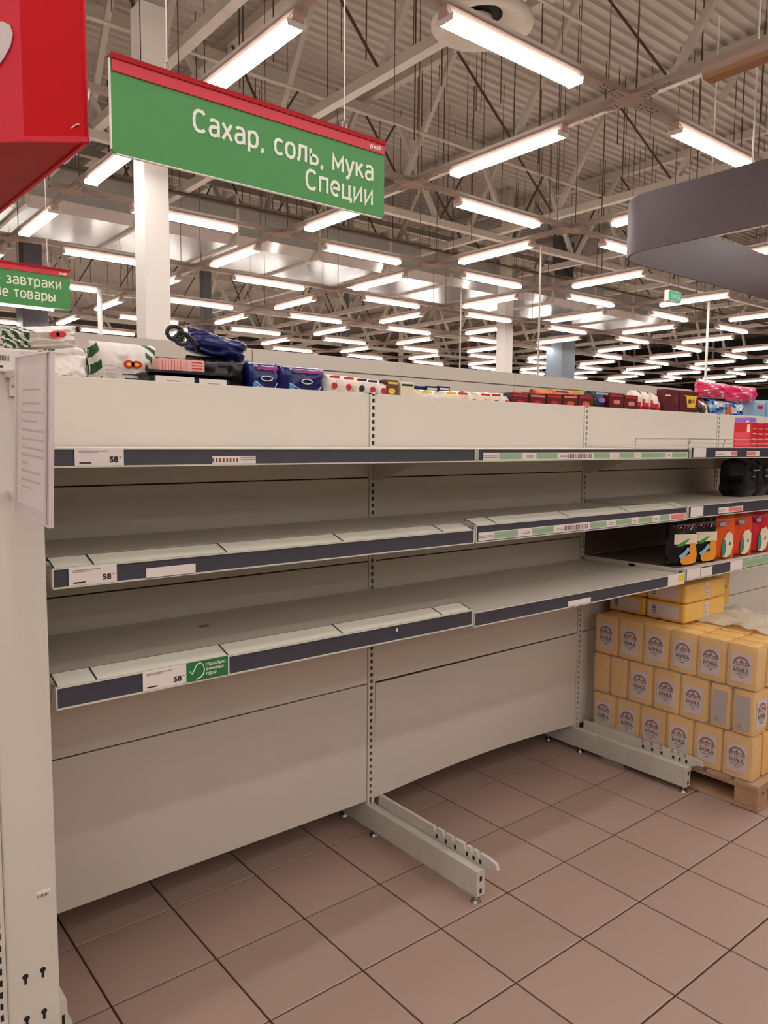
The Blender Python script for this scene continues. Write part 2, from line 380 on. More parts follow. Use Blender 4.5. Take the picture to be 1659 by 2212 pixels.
for k, x in enumerate((14.5, 18.5, 23, 28)): truss(x, 2, x, 30, 6.0, 7.85, 'beige lengthwise roof truss at far right, %s beyond the plum fascia' % ORD[k], 2.6, .5)
truss(-4, 9.6, 30, 9.6, 5.9, 7.6, 'steel roof truss across the hall, just behind the large green sign', 2.2)
truss(-4, 15.2, 34, 15.2, 5.6, 7.6, 'steel roof truss across the hall behind the foil duct', 2.0)
for k, y in enumerate((20, 25, 30, 36)): truss(-2, y, 40, y, 5.6, 7.6, 'beige crosswise roof truss, %s one behind the foil duct' % ORD[k+1], 2.4)
# long thin pipes under the deck
for k, (y, z, r, lab) in enumerate(((3.9, 6.5, .022, 'thin beige pipe under the roof, nearest to the round air diffuser'), (7.4, 6.4, .022, 'thin beige pipe under the roof between the first two trunking rows'), (11.3, 5.9, .035, 'dark pipe running along the near edge of the foil duct'))):
    o = MB().tube((0, y, z), (30, y, z), r, trussm if k < 2 else darkrod, 8).build('roof_pipe', loc=(0, y, z)); tag(o, lab, 'pipe')

# silver duct and round air diffuser
t = thing('air_duct', 'long shiny silver foil duct running across under the roof', 'duct', (-2, 12, 5.45))
random.seed(5)
for k in range(12):
    x = -2+k*2.0
    MB().prism([(x, 12.1, 5.6), (x, 12.35, 5.45), (x, 14.35, 5.45), (x, 14.6, 5.6), (x, 14.6, 6.2), (x, 14.35, 6.35), (x, 12.35, 6.35), (x, 12.1, 6.2)], (1.96, 0, 0), ductm).build('duct_section', t)
    MB().box(x+1.95, x+2.01, 12.06, 14.64, 5.41, 6.39, trussm).build('joint_flange', t)
t = thing('air_diffuser', 'round ceiling air diffuser with a black opening, above the biggest tube light', 'air vent', (3.98, 3.38, 5.5))
def lathe(prof, c, m, n=28):
    q = MB(); vs = []; k = len(prof)
    for i in range(n):
        a = 2*PI*i/n; vs += [(c[0]+r*math.cos(a), c[1]+r*math.sin(a), c[2]+z) for r, z in prof]
    q.add(vs, [(i*k+j, ((i+1) % n)*k+j, ((i+1) % n)*k+j+1, i*k+j+1) for i in range(n) for j in range(k-1)], m, True); return q
lathe([(.20, .12), (.26, .10), (.36, .02), (.47, 0), (.50, .015), (.50, .05), (.40, .16), (.30, .22), (.30, 2.4)], (3.98, 3.38, 5.5), trussm).build('diffuser_bowl', t)
lathe([(.001, .13), (.22, .13), (.22, .2), (.001, .2)], (3.98, 3.38, 5.5), slotm).build('opening', t)
lathe([(.001, .03), (.13, .05), (.15, .09), (.001, .12)], (3.95, 3.42, 5.5), trussm).build('centre_cone', t)

# columns
def column(x, y, w, ztop, m, label, name='column', cap=None, group=None):
    t = thing(name, label, 'column', (x, y, 0), group)
    q = MB(); q.box(x-w/2, x+w/2, y-w/2, y+w/2, 0, ztop, m); q.build('shaft', t, bevel=.012)
    q = MB(); q.box(x-w/2-.06, x+w/2+.06, y-w/2-.06, y+w/2+.06, 0, .03, darkcol); q.build('base_plate', t)
    q = MB(); q.box(x-w*.36, x+w*.36, y-w*.36, y+w*.36, ztop, DZ, cap or trussm); q.build('upper_shaft', t)
    return t
column(1.93, 6.62, .30, 6.3, white, 'big white column rising behind the empty shelves and the large green sign')
column(13.7, 11.8, .31, 5.75, white, 'white column at centre right, standing beyond the shelving')
column(3.9, 19.3, .62, 4.9, darkcol, 'wide dark grey column behind the small green sign', cap=darkcol)
column(18.6, 13.8, .66, 4.9, mat('blue_grey_paint', (120, 132, 142), .5), 'wide blue-grey column right of the white centre column', cap=darkcol)
column(14.6, 25.4, .3, 4.7, white, 'far white column left of centre between the tube lights')
column(25.0, 26.6, .3, 4.7, darkcol, 'far slim grey column, first one left of the white centre column')
column(17.8, 24.6, .3, 4.7, darkcol, 'far slim grey column right of the far white one', cap=darkcol)
column(20.0, 23.5, .2, 4.7, white, 'far slimmest white column near the middle of the picture')
column(8.4, 18.5, .34, 4.7, darkcol, 'grey column just right of the big white column', cap=darkcol)
for (x, y, r, lab) in ((8.05, 5.95, .014, 'thin grey pole just right of the white centre column'), (9.3, 9.0, .014, 'thin grey pole just left of the white centre column'), (14.5, 6.6, .028, 'white pole at right above the maroon boxes'), (3.9, 14.2, .05, 'thin white pole at far left under the small green sign')):
    q = MB(); q.tube((x, y, 0), (x, y, LZ+.12), r, trussm if r < .02 else white, 8); o = q.build('pole', loc=(x, y, 0)); tag(o, lab, 'pole')

# ---------------------------------------------------------------- plum curved fascia
t = thing('curved_fascia', 'plum rounded fascia ring hanging above the hall at upper right', 'fascia', (5.56, 0, 3.47))
def rrect(x0, x1, y0, y1, r, n=10):
    pts = []
    for cx, cy, a0 in ((x1-r, y1-r, 0), (x0+r, y1-r, PI/2), (x0+r, y0+r, PI), (x1-r, y0+r, 1.5*PI)):
        for i in range(n+1): a = a0+PI/2*i/n; pts.append((cx+r*math.cos(a), cy+r*math.sin(a)))
    return pts
po, pi_ = rrect(5.53, 10.5, -2.2, 2.92, .48), rrect(5.56, 10.47, -2.17, 2.89, .45)
n = len(po); z0, z1 = 3.47, 4.05
vs = [(*p, z0) for p in po]+[(*p, z1) for p in po]+[(*p, z0) for p in pi_]+[(*p, z1) for p in pi_]
q = MB(); q.add(vs, [(i, (i+1) % n, n+(i+1) % n, n+i) for i in range(n)][::1]+[(2*n+i, 3*n+i, 3*n+(i+1) % n, 2*n+(i+1) % n) for i in range(n)], plum, True)
q.add(vs, [(i, 2*n+i, 2*n+(i+1) % n, (i+1) % n) for i in range(n)]+[(n+i, n+(i+1) % n, 3*n+(i+1) % n, 3*n+i) for i in range(n)], plum)
q.build('band', t)
for x, y in ((5.545, 1.4), (5.545, -1.2), (7.6, 2.905), (9.8, 2.905), (10.485, 0)): MB().tube((x, y, z1-.02), (x, y, LZ+2.2), .008, white, 6).build('hanger_cord', t)

# ---------------------------------------------------------------- green aisle signs
def aisle_sign(xc0, xc1, y, z0, z1, lines, label, cords):
    t = thing('aisle_sign', label, 'sign', ((xc0+xc1)/2, y, z0))
    r = .012; pts = []
    for cx, cz, a0 in ((xc1-r, z1-r, 0), (xc0+r, z1-r, PI/2), (xc0+r, z0+r, PI), (xc1-r, z0+r, 1.5*PI)):
        for i in range(5): a = a0+PI/2*i/4; pts.append((cx+r*math.cos(a), y, cz+r*math.sin(a)))
    MB().prism(pts, (0, .008, 0), greensign).build('board', t)
    q = MB(); q.box(xc0+.004, xc1-.002, y-.004, y, z1-.042, z1-.008, redsign); q.build('red_band', t)
    q = MB(); q.box(xc0+.002, xc1, y-.008, y+.016, z1-.01, z1+.004, darkred); q.build('top_rail', t)
    q = MB(); stroke_text(q, "о'кей", .015, (xc1-.018, y-.0048, z1-.033), AXF, signtext, 'r', .048, .2); q.build('shop_logo', t)
    q = MB()
    for body, size, xr, z, w in lines: stroke_text(q, body, size, (xr, y-.001, z), AXF, signtext, 'r', w, .15)
    q.build('lettering', t)
    q = MB(); q.box(xc0-.002, xc0+.001, y-.001, y+.009, z0+.01, z1-.01, white); q.box(xc0+.012, xc1-.012, y-.001, y+.009, z0-.002, z0+.001, white); q.build('edge_trim', t)
    for x in cords:
        q = MB(); q.tube((x, y+.004, z1+.03), (x, y+.004, DZ), .0022, white, 5); q.build('hanging_cord', t)
        q = MB()
        for k in range(8):
            a = k*PI/4; q.tube((x+.009*math.cos(a), y+.004, z1+.016+.014*math.sin(a)), (x+.009*math.cos(a+PI/4), y+.004, z1+.016+.014*math.sin(a+PI/4)), .0022, chrome, 5)
        q.build('hook', t)
aisle_sign(-.915, .043, 0.0, 2.24, 2.497, [('Сахар, соль, мука', .062, -.006, 2.358, .672), ('Специи', .062, -.006, 2.276, .282)],
           'large green hanging aisle sign with a red top stripe, reading Сахар, соль, мука, Специи', (-.751, -.128))
aisle_sign(-1.075, -.118, 3.0, 2.281, 2.529, [('Сухие завтраки', .058, -.17, 2.405, .57), ('Детские товары', .058, -.208, 2.325, .56)],
           'smaller looking green aisle sign at far left, its text cut by the picture edge', (-.9, -.25))

# ---------------------------------------------------------------- red hanging box
t = thing('promo_box', 'big red box-shaped sign hanging at the top left', 'sign', (-1.2, .6, 2.3))
poly = [(-.937, .125), (-1.078, .237), (-1.20, .36), (-1.52, .72), (-1.45, 1.35), (-.975, 1.25)]
zb_, zt_ = 2.3, 2.95; N = len(poly)
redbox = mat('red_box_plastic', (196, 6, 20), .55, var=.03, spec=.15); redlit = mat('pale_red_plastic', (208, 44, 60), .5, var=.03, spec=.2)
for i in range(N):
    a, c = poly[i], poly[(i+1) % N]
    q = MB(); d = Vector((a[1]-c[1], c[0]-a[0], 0)).normalized()*.008
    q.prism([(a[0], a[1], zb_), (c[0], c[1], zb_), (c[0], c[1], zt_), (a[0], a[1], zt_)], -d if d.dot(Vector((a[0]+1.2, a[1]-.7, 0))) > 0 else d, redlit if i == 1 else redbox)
    q.build('side_panel', t)
cxy = Vector((-1.2, .7, 0))
ins = [Vector((p_[0], p_[1], 0)).lerp(cxy, .01) for p_ in poly]
MB().prism([(p_.x, p_.y, zb_+.002) for p_ in ins], (0, 0, .01), darkred).build('underside', t)
q = MB()
for i in range(N):
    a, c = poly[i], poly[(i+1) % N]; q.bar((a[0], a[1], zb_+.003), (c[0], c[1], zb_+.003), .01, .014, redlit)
q.build('bottom_lip', t)
a, c = Vector((*poly[1], 0)), Vector((*poly[2], 0)); d = (c-a).normalized(); nn = Vector((-d.y, d.x, 0))
if nn.dot(CAM-a) < 0: nn = -nn
pts = []
for k in range(24):
    th = 2*PI*k/24; hx = .085*math.sin(th)**3*-1; hz = (.075*math.cos(th)-.03*math.cos(2*th)-.012*math.cos(3*th))
    pts.append(a+d*(.105+hx)+nn*.004+Vector((0, 0, 2.555+hz)))
MB().prism(pts, nn*.002, mat('pale_grey_print', (205, 190, 188), .4)).build('heart_emblem', t)
a = Vector((*poly[0], 0)); d = (Vector((*poly[1], 0))-a).normalized(); nn = Vector((-d.y, d.x, 0)); nn = nn if nn.dot(CAM-a) > 0 else -nn
q = MB(); pp = [a+d*(.022+.022*k/4)+nn*.003+Vector((0, 0, 2.345-.012*(k/4)**2)) for k in range(5)]; q.path(pp, .0018, white, 5); q.build('white_tick', t)
for x, y in ((-1.0, .3), (-1.4, .8), (-1.02, 1.15)): MB().tube((x, y, zt_-.1), (x, y, DZ), .003, white, 5).build('hanging_cord', t)

# exit sign
t = thing('exit_sign', 'small lit green exit sign hanging among the lights at right', 'exit sign', (10.0, 4.95, 3.8))
c0 = Vector((10.35, 5.0, 3.93)); Rz = Matrix.Rotation(-.15, 3, 'Z')
q = MB(); q.box(c0.x-.2, c0.x+.2, c0.y-.04, c0.y+.04, c0.z-.09, c0.z+.09, white); q.build('case', t, bevel=.006)
exg = mat('exit_green', (30, 140, 100), .4, emit=.5)
q = MB(); q.box(c0.x-.185, c0.x+.185, c0.y-.044, c0.y-.04, c0.z-.075, c0.z+.075, exg); q.build('face', t)
q = MB(); stroke_text(q, 'ВЫХОД', .075, (c0.x, c0.y-.046, c0.z-.036), AXF, signtext, 'c', .27); q.build('lettering', t)
for sx in (-.15, .15): MB().tube((c0.x+sx, c0.y, c0.z+.08), (c0.x+sx, c0.y, LZ+.13), .006, darkrod, 6).build('hanger', t)

# ---------------------------------------------------------------- gondola shelving
ZB, S1, S2, S3, ZT = .12, .570, 1.026, 1.329, 1.630
XS = [-1.25, 0.0, 1.247, 2.46, 3.70]
def upright(t, x, name='upright'):
    q = MB(); y0, y1 = -.004, .055
    q.box(x-.016, x-.006, y0, y1, .02, ZT, cream); q.box(x+.006, x+.016, y0, y1, .02, ZT, cream)
    q.box(x-.006, x+.006, y0+.008, y1-.008, .02, ZT, slotm)
    z = .135
    while z < ZT-.02:
        q.box(x-.006, x+.006, y0+.0005, y0+.007, z, z+.011, cream); z += .025
    q.box(x-.016, x+.016, y0, y1, ZT-.004, ZT+.002, cream)
    q.build(name, t)
def base_leg(t, x):
    q = MB(); q.box(x-.02, x+.012, -.571, .45, .025, .11, creamw)
    q.box(x-.021, x+.014, -.574, -.571, .027, .112, cream)
    for z in (.045, .085): q.box(x-.009, x+.001, -.5755, -.574, z-.009, z+.007, slotm)
    l = q.build('base_leg', t, bevel=.002)
    pts = [(-.03, .088), (-.03, .15)]
    ys = [-.33, -.375, -.42, -.475, -.505, -.535]
    for y in ys: pts += [(y, .15), (y-.003, .135), (y-.016, .135), (y-.013, .15)]
    pts += [(-.585, .149), (-.618, .143), (-.624, .125), (-.60, .122), (-.575, .11), (-.57, .088)]
    q = MB(); q.prism([(x+.016, y, z) for y, z in pts], (.012, 0, 0), creamw)
    for y in ys: q.box(x+.0155, x+.016, y-.022, y-.012, .116, .13, slotm)
    q.build('toothed_plate', l)
    for y in (-.555, -.03, .16, .42):
        q = MB(); q.tube((x-.004, y, .0), (x-.004, y, .008), .018, chrome, 10, .014); q.tube((x-.004, y, .008), (x-.004, y, .028), .006, chrome, 6); q.build('levelling_foot', l)
def tags_price(sh, x0, x1, z0, z1, big=True, tilt=0, y=-.5175):
    q = MB(); q.box(x0, x1, y, y+.0015, z0, z1, paper)
    if big:
        w = x1-x0
        q.box(x0+.008, x1-.035, y-.0004, y, z1-.0075, z1-.0055, ink); q.box(x0+.008, x1-.055, y-.0004, y, z1-.0105, z1-.0090, ink)
        q.text('58', .0165, (x1-.013, y-.0006, z0+.008), AXF, black, 'r', .0175, bold=.0006); q.text('90', .005, (x1-.010, y-.0006, z0+.0165), AXF, black, 'l', .005)
        q.box(x0+.009, x0+.034, y-.0004, y, z0+.005, z0+.008, black)
    o = q.build('price_tag', sh); return o
def small_strip(sh, x0, x1, z0, z1, segs, y=-.5172):
    q = MB(); q.box(x0, x1, y, y+.001, z0, z1, paper); L = x1-x0
    for a, c, m in segs:
        A, B = x0+a*L, x0+c*L
        if m == 'g': q.box(A, B, y-.0004, y, z0+.003, z1-.002, greenlab); q.box(A+.004, B-.004, y-.0006, y-.0004, (z0+z1)/2-.0006, (z0+z1)/2+.0006, ink)
        elif m == 't':
            q.box(A, B, y-.0004, y, z0+.008, z0+.0105, ink); q.box(A, B, y-.0004, y, z0+.0135, z0+.0155, ink)
        elif m == 'r': q.box(A, B, y-.0004, y, z0+.004, z1-.003, salmon)
        else:
            k = 0
            while A+k*.009 < B-.004: q.box(A+k*.009, A+k*.009+.004, y-.0004, y, z0+.004, z1-.005, brownp); k += 1
    return q.build('label_strip', sh)
def shelf(t, x0, x1, zdeck, zr0, zr1, depth=.505, riser=False, divs=(), name='shelf', light=None):
    x0 += .004; x1 -= .004
    q = MB(); q.box(x0, x1, -depth, -.006, zdeck-.006, zdeck, cream); q.box(x0, x1, -depth, -depth+.004, zr0-.002, zdeck, cream)
    q.box(x0, x1, -.012, -.006, zdeck-.03, zdeck-.006, cream); q.box(x0, x1, -depth*.55, -depth*.55+.03, zdeck-.02, zdeck-.006, cream)
    s_ = q.build(name, t)
    for x in (x0, x1-.003):
        MB().prism([(x, -.004, zdeck-.115), (x, -.004, zdeck-.006), (x, -depth+.02, zdeck-.006), (x, -depth+.02, zdeck-.028), (x, -.30, zdeck-.035), (x, -.04, zdeck-.115)], (.003, 0, 0), cream).build('bracket', s_)
    q = MB(); y = -depth
    q.prism([(x0, y-.010, zr0), (x0, y-.001, zr0), (x0, y-.001, zr1), (x0, y-.008, zr1)], (x1-x0, 0, 0), railm); q.build('price_rail', s_)
    q = MB(); q.box(x0, x1, y-.0125, y-.001, zr0-.003, zr0+.0005, clearw); q.box(x0, x1, y-.0110, y-.001, zr1-.0005, zr1+.0025, clearw)
    q.box(x0-.0008, x0+.002, y-.0125, y-.001, zr0, zr1, clearw); q.box(x1-.003, x1+.0008, y-.0125, y-.001, zr0, zr1, clearw); q.build('rail_lip', s_)
    if riser:
        q = MB(); zt = zr1+.003
        segs = [x0+.004]+list(divs)+[x1-.004]
        for a, c in zip(segs, segs[1:]):
            q.prism([(a+.0015, -depth-.006, zt), (a+.0015, -depth+.044, zt+.015), (a+.0015, -depth+.044, zt+.011), (a+.0015, -depth+.0, zt-.004)], (c-a-.003, 0, 0), clearw)
        q.build('front_riser', s_)
        q = MB()
        for a in segs: q.add([(a-.0018, -depth-.0062, zt+.0012), (a+.0018, -depth-.0062, zt+.0012), (a+.0018, -depth+.0442, zt+.0165), (a-.0018, -depth+.0442, zt+.0165)], [(0, 1, 2, 3)], slotm)
        q.box(x0+.004, x1-.004, -depth+.0442, -depth+.0465, zt+.008, zt+.0158, mat('riser_edge', (120, 108, 92), .5))
        q.build('riser_divider', s_)
    return s_
labels = ['left empty bay of the white shelving, below the large green sign', 'middle empty bay of the white shelving, between the two bare base legs',
          'right bay of the white shelving, above the pallet of flour', 'far right bay of the white shelving, only its top panel showing']
bays = []
for k in range(4):
    x0, x1 = XS[k], XS[k+1]; t = thing('shelving_bay', labels[k], 'shelving', ((x0+x1)/2, 0, 0)); bays.append(t)
    a, c = x0+.017, x1-.017
    for i, (z0, z1) in enumerate(((ZB, S1), (S1, S2), (S2, S3), (S3, ZT))):
        q = MB()
        if k == 1 and i == 0:                                     # the lowest panel of the middle bay is warped
            nseg = 16; pb = [(a+(c-a)*u/nseg, 0, z0+.004+.022*math.sin(PI*u/nseg)) for u in range(nseg+1)]
            q.prism([(c, 0, z1-.003), (a+.006, 0, z1-.006)]+pb, (0, .012, 0), cream)
        else: q.box(a, c, 0, .012, z0+.002, z1-.002, cream)
        q.build('back_panel', t, bevel=.0015)
        MB().box(a, c, .042, .054, z0+.002, z1-.002, cream).build('rear_panel', t)
    q = MB()
    for z in (S1, S2, S3): q.box(a, c, .006, .045, z-.006, z+.006, slotm)
    q.build('cross_rail', t)
    if k == 0: upright(t, x0)
    upright(t, x1)
    if k == 0: base_leg(t, x0)
    base_leg(t, x1)
    # far side of the double sided bay: base deck, kick plate and the top shelf the groceries stand on
    MB().box(a, c, .056, .50, .13, .15, cream).build('rear_base_deck', t)
    MB().box(a, c, .49, .50, .0, .13, cream).build('kick_plate', t)
    q = MB(); q.box(a, c, .056, .46, 1.535, 1.55, cream); q.build('rear_top_shelf', t)
b1, b2, b3, b4 = bays
divs1 = (-1.16, -.845, -.50, -.13)
s = shelf(b1, XS[0], XS[1], 1.438, 1.402, 1.437)
tags_price(s, -1.195, -1.092, 1.402, 1.440)['label'] = 'white price tag reading 58'
small_strip(s, -.883, -.768, 1.403, 1.421, [(0, .62, 'b'), (.64, 1, 't')])
s = shelf(b1, XS[0], XS[1], 1.186, 1.150, 1.188, riser=True, divs=divs1)
tags_price(s, -1.214, -1.113, 1.150, 1.189)['label'] = 'white price tag reading 58'
tags_price(s, -1.047, -.929, 1.149, 1.172, False)['label'] = 'blank white tag'
s = shelf(b1, XS[0], XS[1], .925, .892, .935, riser=True, divs=divs1)
tags_price(s, -1.060, -.956, .893, .937)['label'] = 'white price tag reading 58'
q = MB(); q.box(-.956, -.847, -.5185, -.517, .893, .939, greentag)
for i, w_ in enumerate(('СОЦИАЛЬНО', 'ЗНАЧИМЫЙ', 'ТОВАР')): stroke_text(q, w_, .0062, (-.908, -.5192, .925-i*.0115), AXF, signtext, 'l', (.052, .047, .028)[i], .2)
arc = [(-.926+.016*math.cos(t_), -.5192, .916+.019*math.sin(t_)) for t_ in [(-.35+.9*k/9)*PI for k in range(10)]]
q.path([(-.948, -.5192, .918), (-.942, -.5192, .911), (-.930, -.5192, .932), (-.922, -.5192, .9355)], .0012, signtext, 4)
q.path([(-.921, -.5192, .935), (-.914, -.5192, .928), (-.911, -.5192, .917), (-.914, -.5192, .906), (-.922, -.5192, .899), (-.932, -.5192, .897)], .0013, signtext, 4)
q.box(-.849, -.8455, -.519, -.517, .893, .940, paper)
q.build('green_tag', s)['label'] = 'green tag with a white tick and text'
q = MB(); q.box(-.755, -.723, -.172, -.146, .9252, .9257, mat('stain_brown', (150, 132, 110), .7)); q.build('stain', s)
q = MB(); q.disc((-.313, -.5165, .921), (.004, 0, 0), (0, 0, .005), white); q.build('stuck_dot', s)
s = shelf(b2, XS[1], XS[2], 1.438, 1.402, 1.437)
seg = [(0.0, .055, 't'), (.06, .15, 'g'), (.17, .20, 't'), (.21, .30, 'g'), (.315, .345, 't'), (.35, .46, 'b'), (.47, .55, 'g'), (.565, .59, 't'), (.60, .68, 'g'), (.69, .71, 't'), (.72, .86, 'g'), (.87, .89, 't'), (.90, .995, 'g')]
small_strip(s, .028, 1.228, 1.403, 1.427, seg)
s = shelf(b2, XS[1], XS[2], 1.186, 1.150, 1.200, riser=True, divs=(.10, .47, .83, 1.17))
small_strip(s, .014, 1.230, 1.153, 1.179, seg[:10]+[(.72, .80, 'g'), (.81, .83, 't'), (.84, .90, 'g'), (.91, .995, 'r')])
s = shelf(b2, XS[1], XS[2], .922, .884, .925)
tags_price(s, .473, .603, .886, .904, False)
tags_price(s, 1.118, 1.240, .884, .926, False)
q = MB(); q.box(1.195, 1.236, -.5180, -.5174, .895, .924, yellow); q.build('yellow_sticker', s)
s = shelf(b3, XS[2], XS[3], 1.445, 1.402, 1.444)
tags_price(s, 1.27, 1.37, 1.405, 1.443, False); small_strip(s, 1.45, 1.64, 1.407, 1.43, [(0, .4, 't'), (.7, 1, 'r')])
small_strip(s, 1.73, 1.85, 1.407, 1.43, [(0, .7, 'r')])
s = shelf(b3, XS[2], XS[3], 1.200, 1.155, 1.202)
tags_price(s, 1.27, 1.37, 1.158, 1.200, False); small_strip(s, 1.50, 1.72, 1.16, 1.185, [(0, .3, 't'), (.4, .95, 'r')])
s = shelf(b3, XS[2], XS[3], .938, .893, .938)
tags_price(s, 1.262, 1.37, .895, .937, False); tags_price(s, 1.375, 1.47, .895, .933, False); tags_price(s, 1.63, 1.74, .895, .937, False)
small_strip(s, 1.745, 2.05, .898, .935, [(.0, .98, 'g')]); s_low = s
for zz, dz in ((1.438, 1.402), ): shelf(b4, XS[3], XS[4], zz, dz, zz-.001)

MB().box(XS[2]+.02, XS[3]-.02, -.47, -.012, .9382, .9390, mat('shade_brown', (98, 78, 68), .7)).build('deck_shade_sheet', s_low)  # shade on the low shelf deck, put in as a dark brown sheet
MB().box(XS[2]+.02, XS[3]-.02, -.006, -.001, .94, 1.06, mat('shade_brown', (98, 78, 68), .7)).build('back_shade_sheet', s_low)  # shade behind the bags, painted as a dark strip on the back panel
# wire guard on the right bay's top shelf
q = MB(); za = 1.449
loop = [(1.262, -.495, za), (1.262, -.505, za+.032), (2.44, -.505, za+.032)]
q.path(loop, .0022, chrome, 5); q.path([(1.262, -.505, za+.032), (1.262, -.25, za+.032), (1.262, -.25, za)], .0022, chrome, 5)
for k in range(1, 5): q.path([(1.262+k*.29, -.505, za+.032), (1.262+k*.29, -.495, za)], .0018, chrome, 5)
q.path([(1.262, -.5, za+.014), (2.44, -.5, za+.014)], .0016, chrome, 5)
tag(q.build('wire_guard', loc=(1.262, -.5, za)), 'thin wire guard along the front of the top shelf at right', 'guard rail')

# ---------------------------------------------------------------- end stand at the left edge
t = thing('end_stand', 'tall cream side of the end stand filling the left edge of the picture', 'shelving', (-1.32, -.3, 0))
q = MB(); q.box(-1.366, -1.264, -.54, -.05, 0.0, 1.632, cream); q.build('side_post', t, bevel=.004)
q = MB()
for z in (.342, .249, .156, .063):
    for x in (-1.331, -1.297):
        q = MB(); q.disc((x, -.5405, z+.005), (.0062, 0, 0), (0, 0, .0062), slotm, 10); q.box(x-.0026, x+.0026, -.5408, -.5402, z-.012, z+.002, slotm); q.build('keyhole_slot', t)
q = MB(); q.box(-1.388, -1.368, -.545, -.50, 0, 1.64, cream); z = .05
while z < 1.6: q.box(-1.381, -1.3755, -.5462, -.544, z, z+.013, slotm); z += .025
q.build('perforated_upright', t)
q = MB(); q.box(-1.264, -1.246, -.525, -.42, 0.0, .245, creamw); q.box(-1.258, -1.252, -.5255, -.525, .19, .215, slotm); q.build('foot_bracket', t, bevel=.003)
MB().box(-1.43, -1.39, -.54, .55, .1, 1.62, cream).build('end_back_panel', t)
q = MB(); q.box(-1.306, -1.277, -.5415, -.5402, .505, .52, paper)
for k in range(9): q.box(-1.303+k*.0026, -1.3018+k*.0026, -.5418, -.5414, .507, .514, black)
q.build('barcode_sticker', t)
q = MB(); q.box(-1.37, -1.300, -.5425, -.5402, 1.59, 1.628, paper); q.box(-1.37, -1.300, -.546, -.5402, 1.586, 1.59, clearw)
for k in range(14): q.box(-1.358+k*.0028, -1.3568+k*.0028, -.5430, -.5424, 1.607, 1.617, black)
q.box(-1.345, -1.331, -.5430, -.5424, 1.594, 1.598, black)
q.build('price_card', t)
q = MB(); q.box(-1.322, -1.304, -.548, -.5402, 1.540, 1.578, cream); q.box(-1.319, -1.309, -.5484, -.548, 1.556, 1.562, ink); q.build('tag_clip', t, bevel=.0015)

# clear A4 poster holder sticking out from the end stand
R0 = Vector((-1.3147, -.8067, 1.6028)); R1 = Vector((-1.3310, -.8283, 1.3112)); L0 = Vector((-1.3206, -.6076, 1.6090)); L1 = Vector((-1.3373, -.6281, 1.3232))
L0 = Vector((-1.3206, -.6076, 1.6090))
t = thing('poster_holder', 'clear plastic sheet holder with a printed page, sticking out beside the left edge', 'sign holder', (-1.33, -.545, 1.3))
dx = (R0-L0); nrm = dx.cross(Vector((0, 0, 1))).normalized()
nrm = nrm if nrm.dot(CAM-L0) > 0 else -nrm
plast = mat('holder_plastic', (222, 208, 206), .15, var=.02, alpha=.75)
MB().prism([L0, R0, R1, L1], -nrm*.004, plast).build('rear_plate', t)
def PP(u, v, o=0): return L0.lerp(R0, u).lerp(L1.lerp(R1, u), v)+nrm*o
q = MB(); q.prism([PP(.05, .05, .001), PP(.82, .05, .001), PP(.82, .93, .001), PP(.05, .93, .001)], -nrm*.0006, paper)
for (v, u0, u1) in ((.205, .25, .72), (.29, .25, .7), (.345, .25, .78), (.40, .25, .62), (.455, .24, .84), (.51, .24, .8), (.565, .24, .82), (.61, .24, .78), (.66, .25, .33), (.71, .25, .72), (.765, .25, .74), (.81, .25, .45)):
    k = u0*.8
    while k < u1*.95: q.prism([PP(k, v, .0012), PP(min(k+.07, .8), v, .0012), PP(min(k+.07, .8), v+.014, .0012), PP(k, v+.014, .0012)], nrm*.0001, ink); k += .09
q.build('printed_page', t)
MB().prism([PP(0, 0, .003), PP(.9, 0, .003), PP(.9, 1, .003), PP(0, 1, .003)], nrm*.002, mat('front_plastic', (235, 225, 222), .1, alpha=.25, var=.01)).build('front_plate', t)
q = MB()
for a, c in (((0, 0), (1, 0)), ((1, 0), (1, 1)), ((1, 1), (0, 1)), ((0, 1), (0, 0)), ((.88, 0), (.88, 1))): q.tube(PP(*a, .002), PP(*c, .002), .0022, plast, 6)
q.build('edge', t)
for k in (.1, .9): MB().bar(PP(0, k), (-1.325, -.541, PP(0, k).z), .01, .012, plast).build('mounting_arm', t)

# ---------------------------------------------------------------- second gondola behind
t = thing('rear_shelving', 'white shelving row behind the front one, its top board running along under the lights', 'shelving', (2, 2.2, 0))
xs2 = [-3, -1.75, -.5, .75, 2.0, 3.25, 4.5, 6.1]
for a, c in zip(xs2, xs2[1:]):
    MB().box(a+.003, c-.003, 2.2, 2.22, 1.942, 2.04, cream).build('top_board', t)
    for z0, z1 in ((.12, .57), (.57, 1.03), (1.03, 1.49), (1.49, 1.936)): MB().box(a+.003, c-.003, 2.205, 2.22, z0+.002, z1-.002, cream).build('back_panel', t)
    q = MB(); q.box(c-.012, c+.012, 2.22, 2.27, 0, 2.04, cream); q.build('upright', t)
    for z in (.5, .95, 1.35): 
        q = MB(); q.box(a+.003, c-.003, 1.75, 2.2, z, z+.03, cream); q.box(a+.003, c-.003, 1.742, 1.75, z-.012, z+.03, railm); q.build('shelf', t)
MB().box(-3, 6.1, 2.206, 2.226, 1.934, 1.943, mat('seam_shadow_gap', (120, 108, 92), .7)).build('board_seam', t)

t = thing('bounce_shelving', 'unseen white shelving row added behind the camera to bounce light into the aisle', 'shelving', (0, -3.6, 0))  # unseen row, added so its pale surfaces bounce light onto the lower panels
for k in range(-2, 5):
    a, c = k*1.25+.003, k*1.25+1.247
    MB().box(a, c, -3.62, -3.6, .1, 1.63, cream).build('back_panel', t)
    for z in (.15, .5, .9, 1.25): MB().box(a, c, -3.6, -3.12, z-.02, z, cream).build('shelf', t)

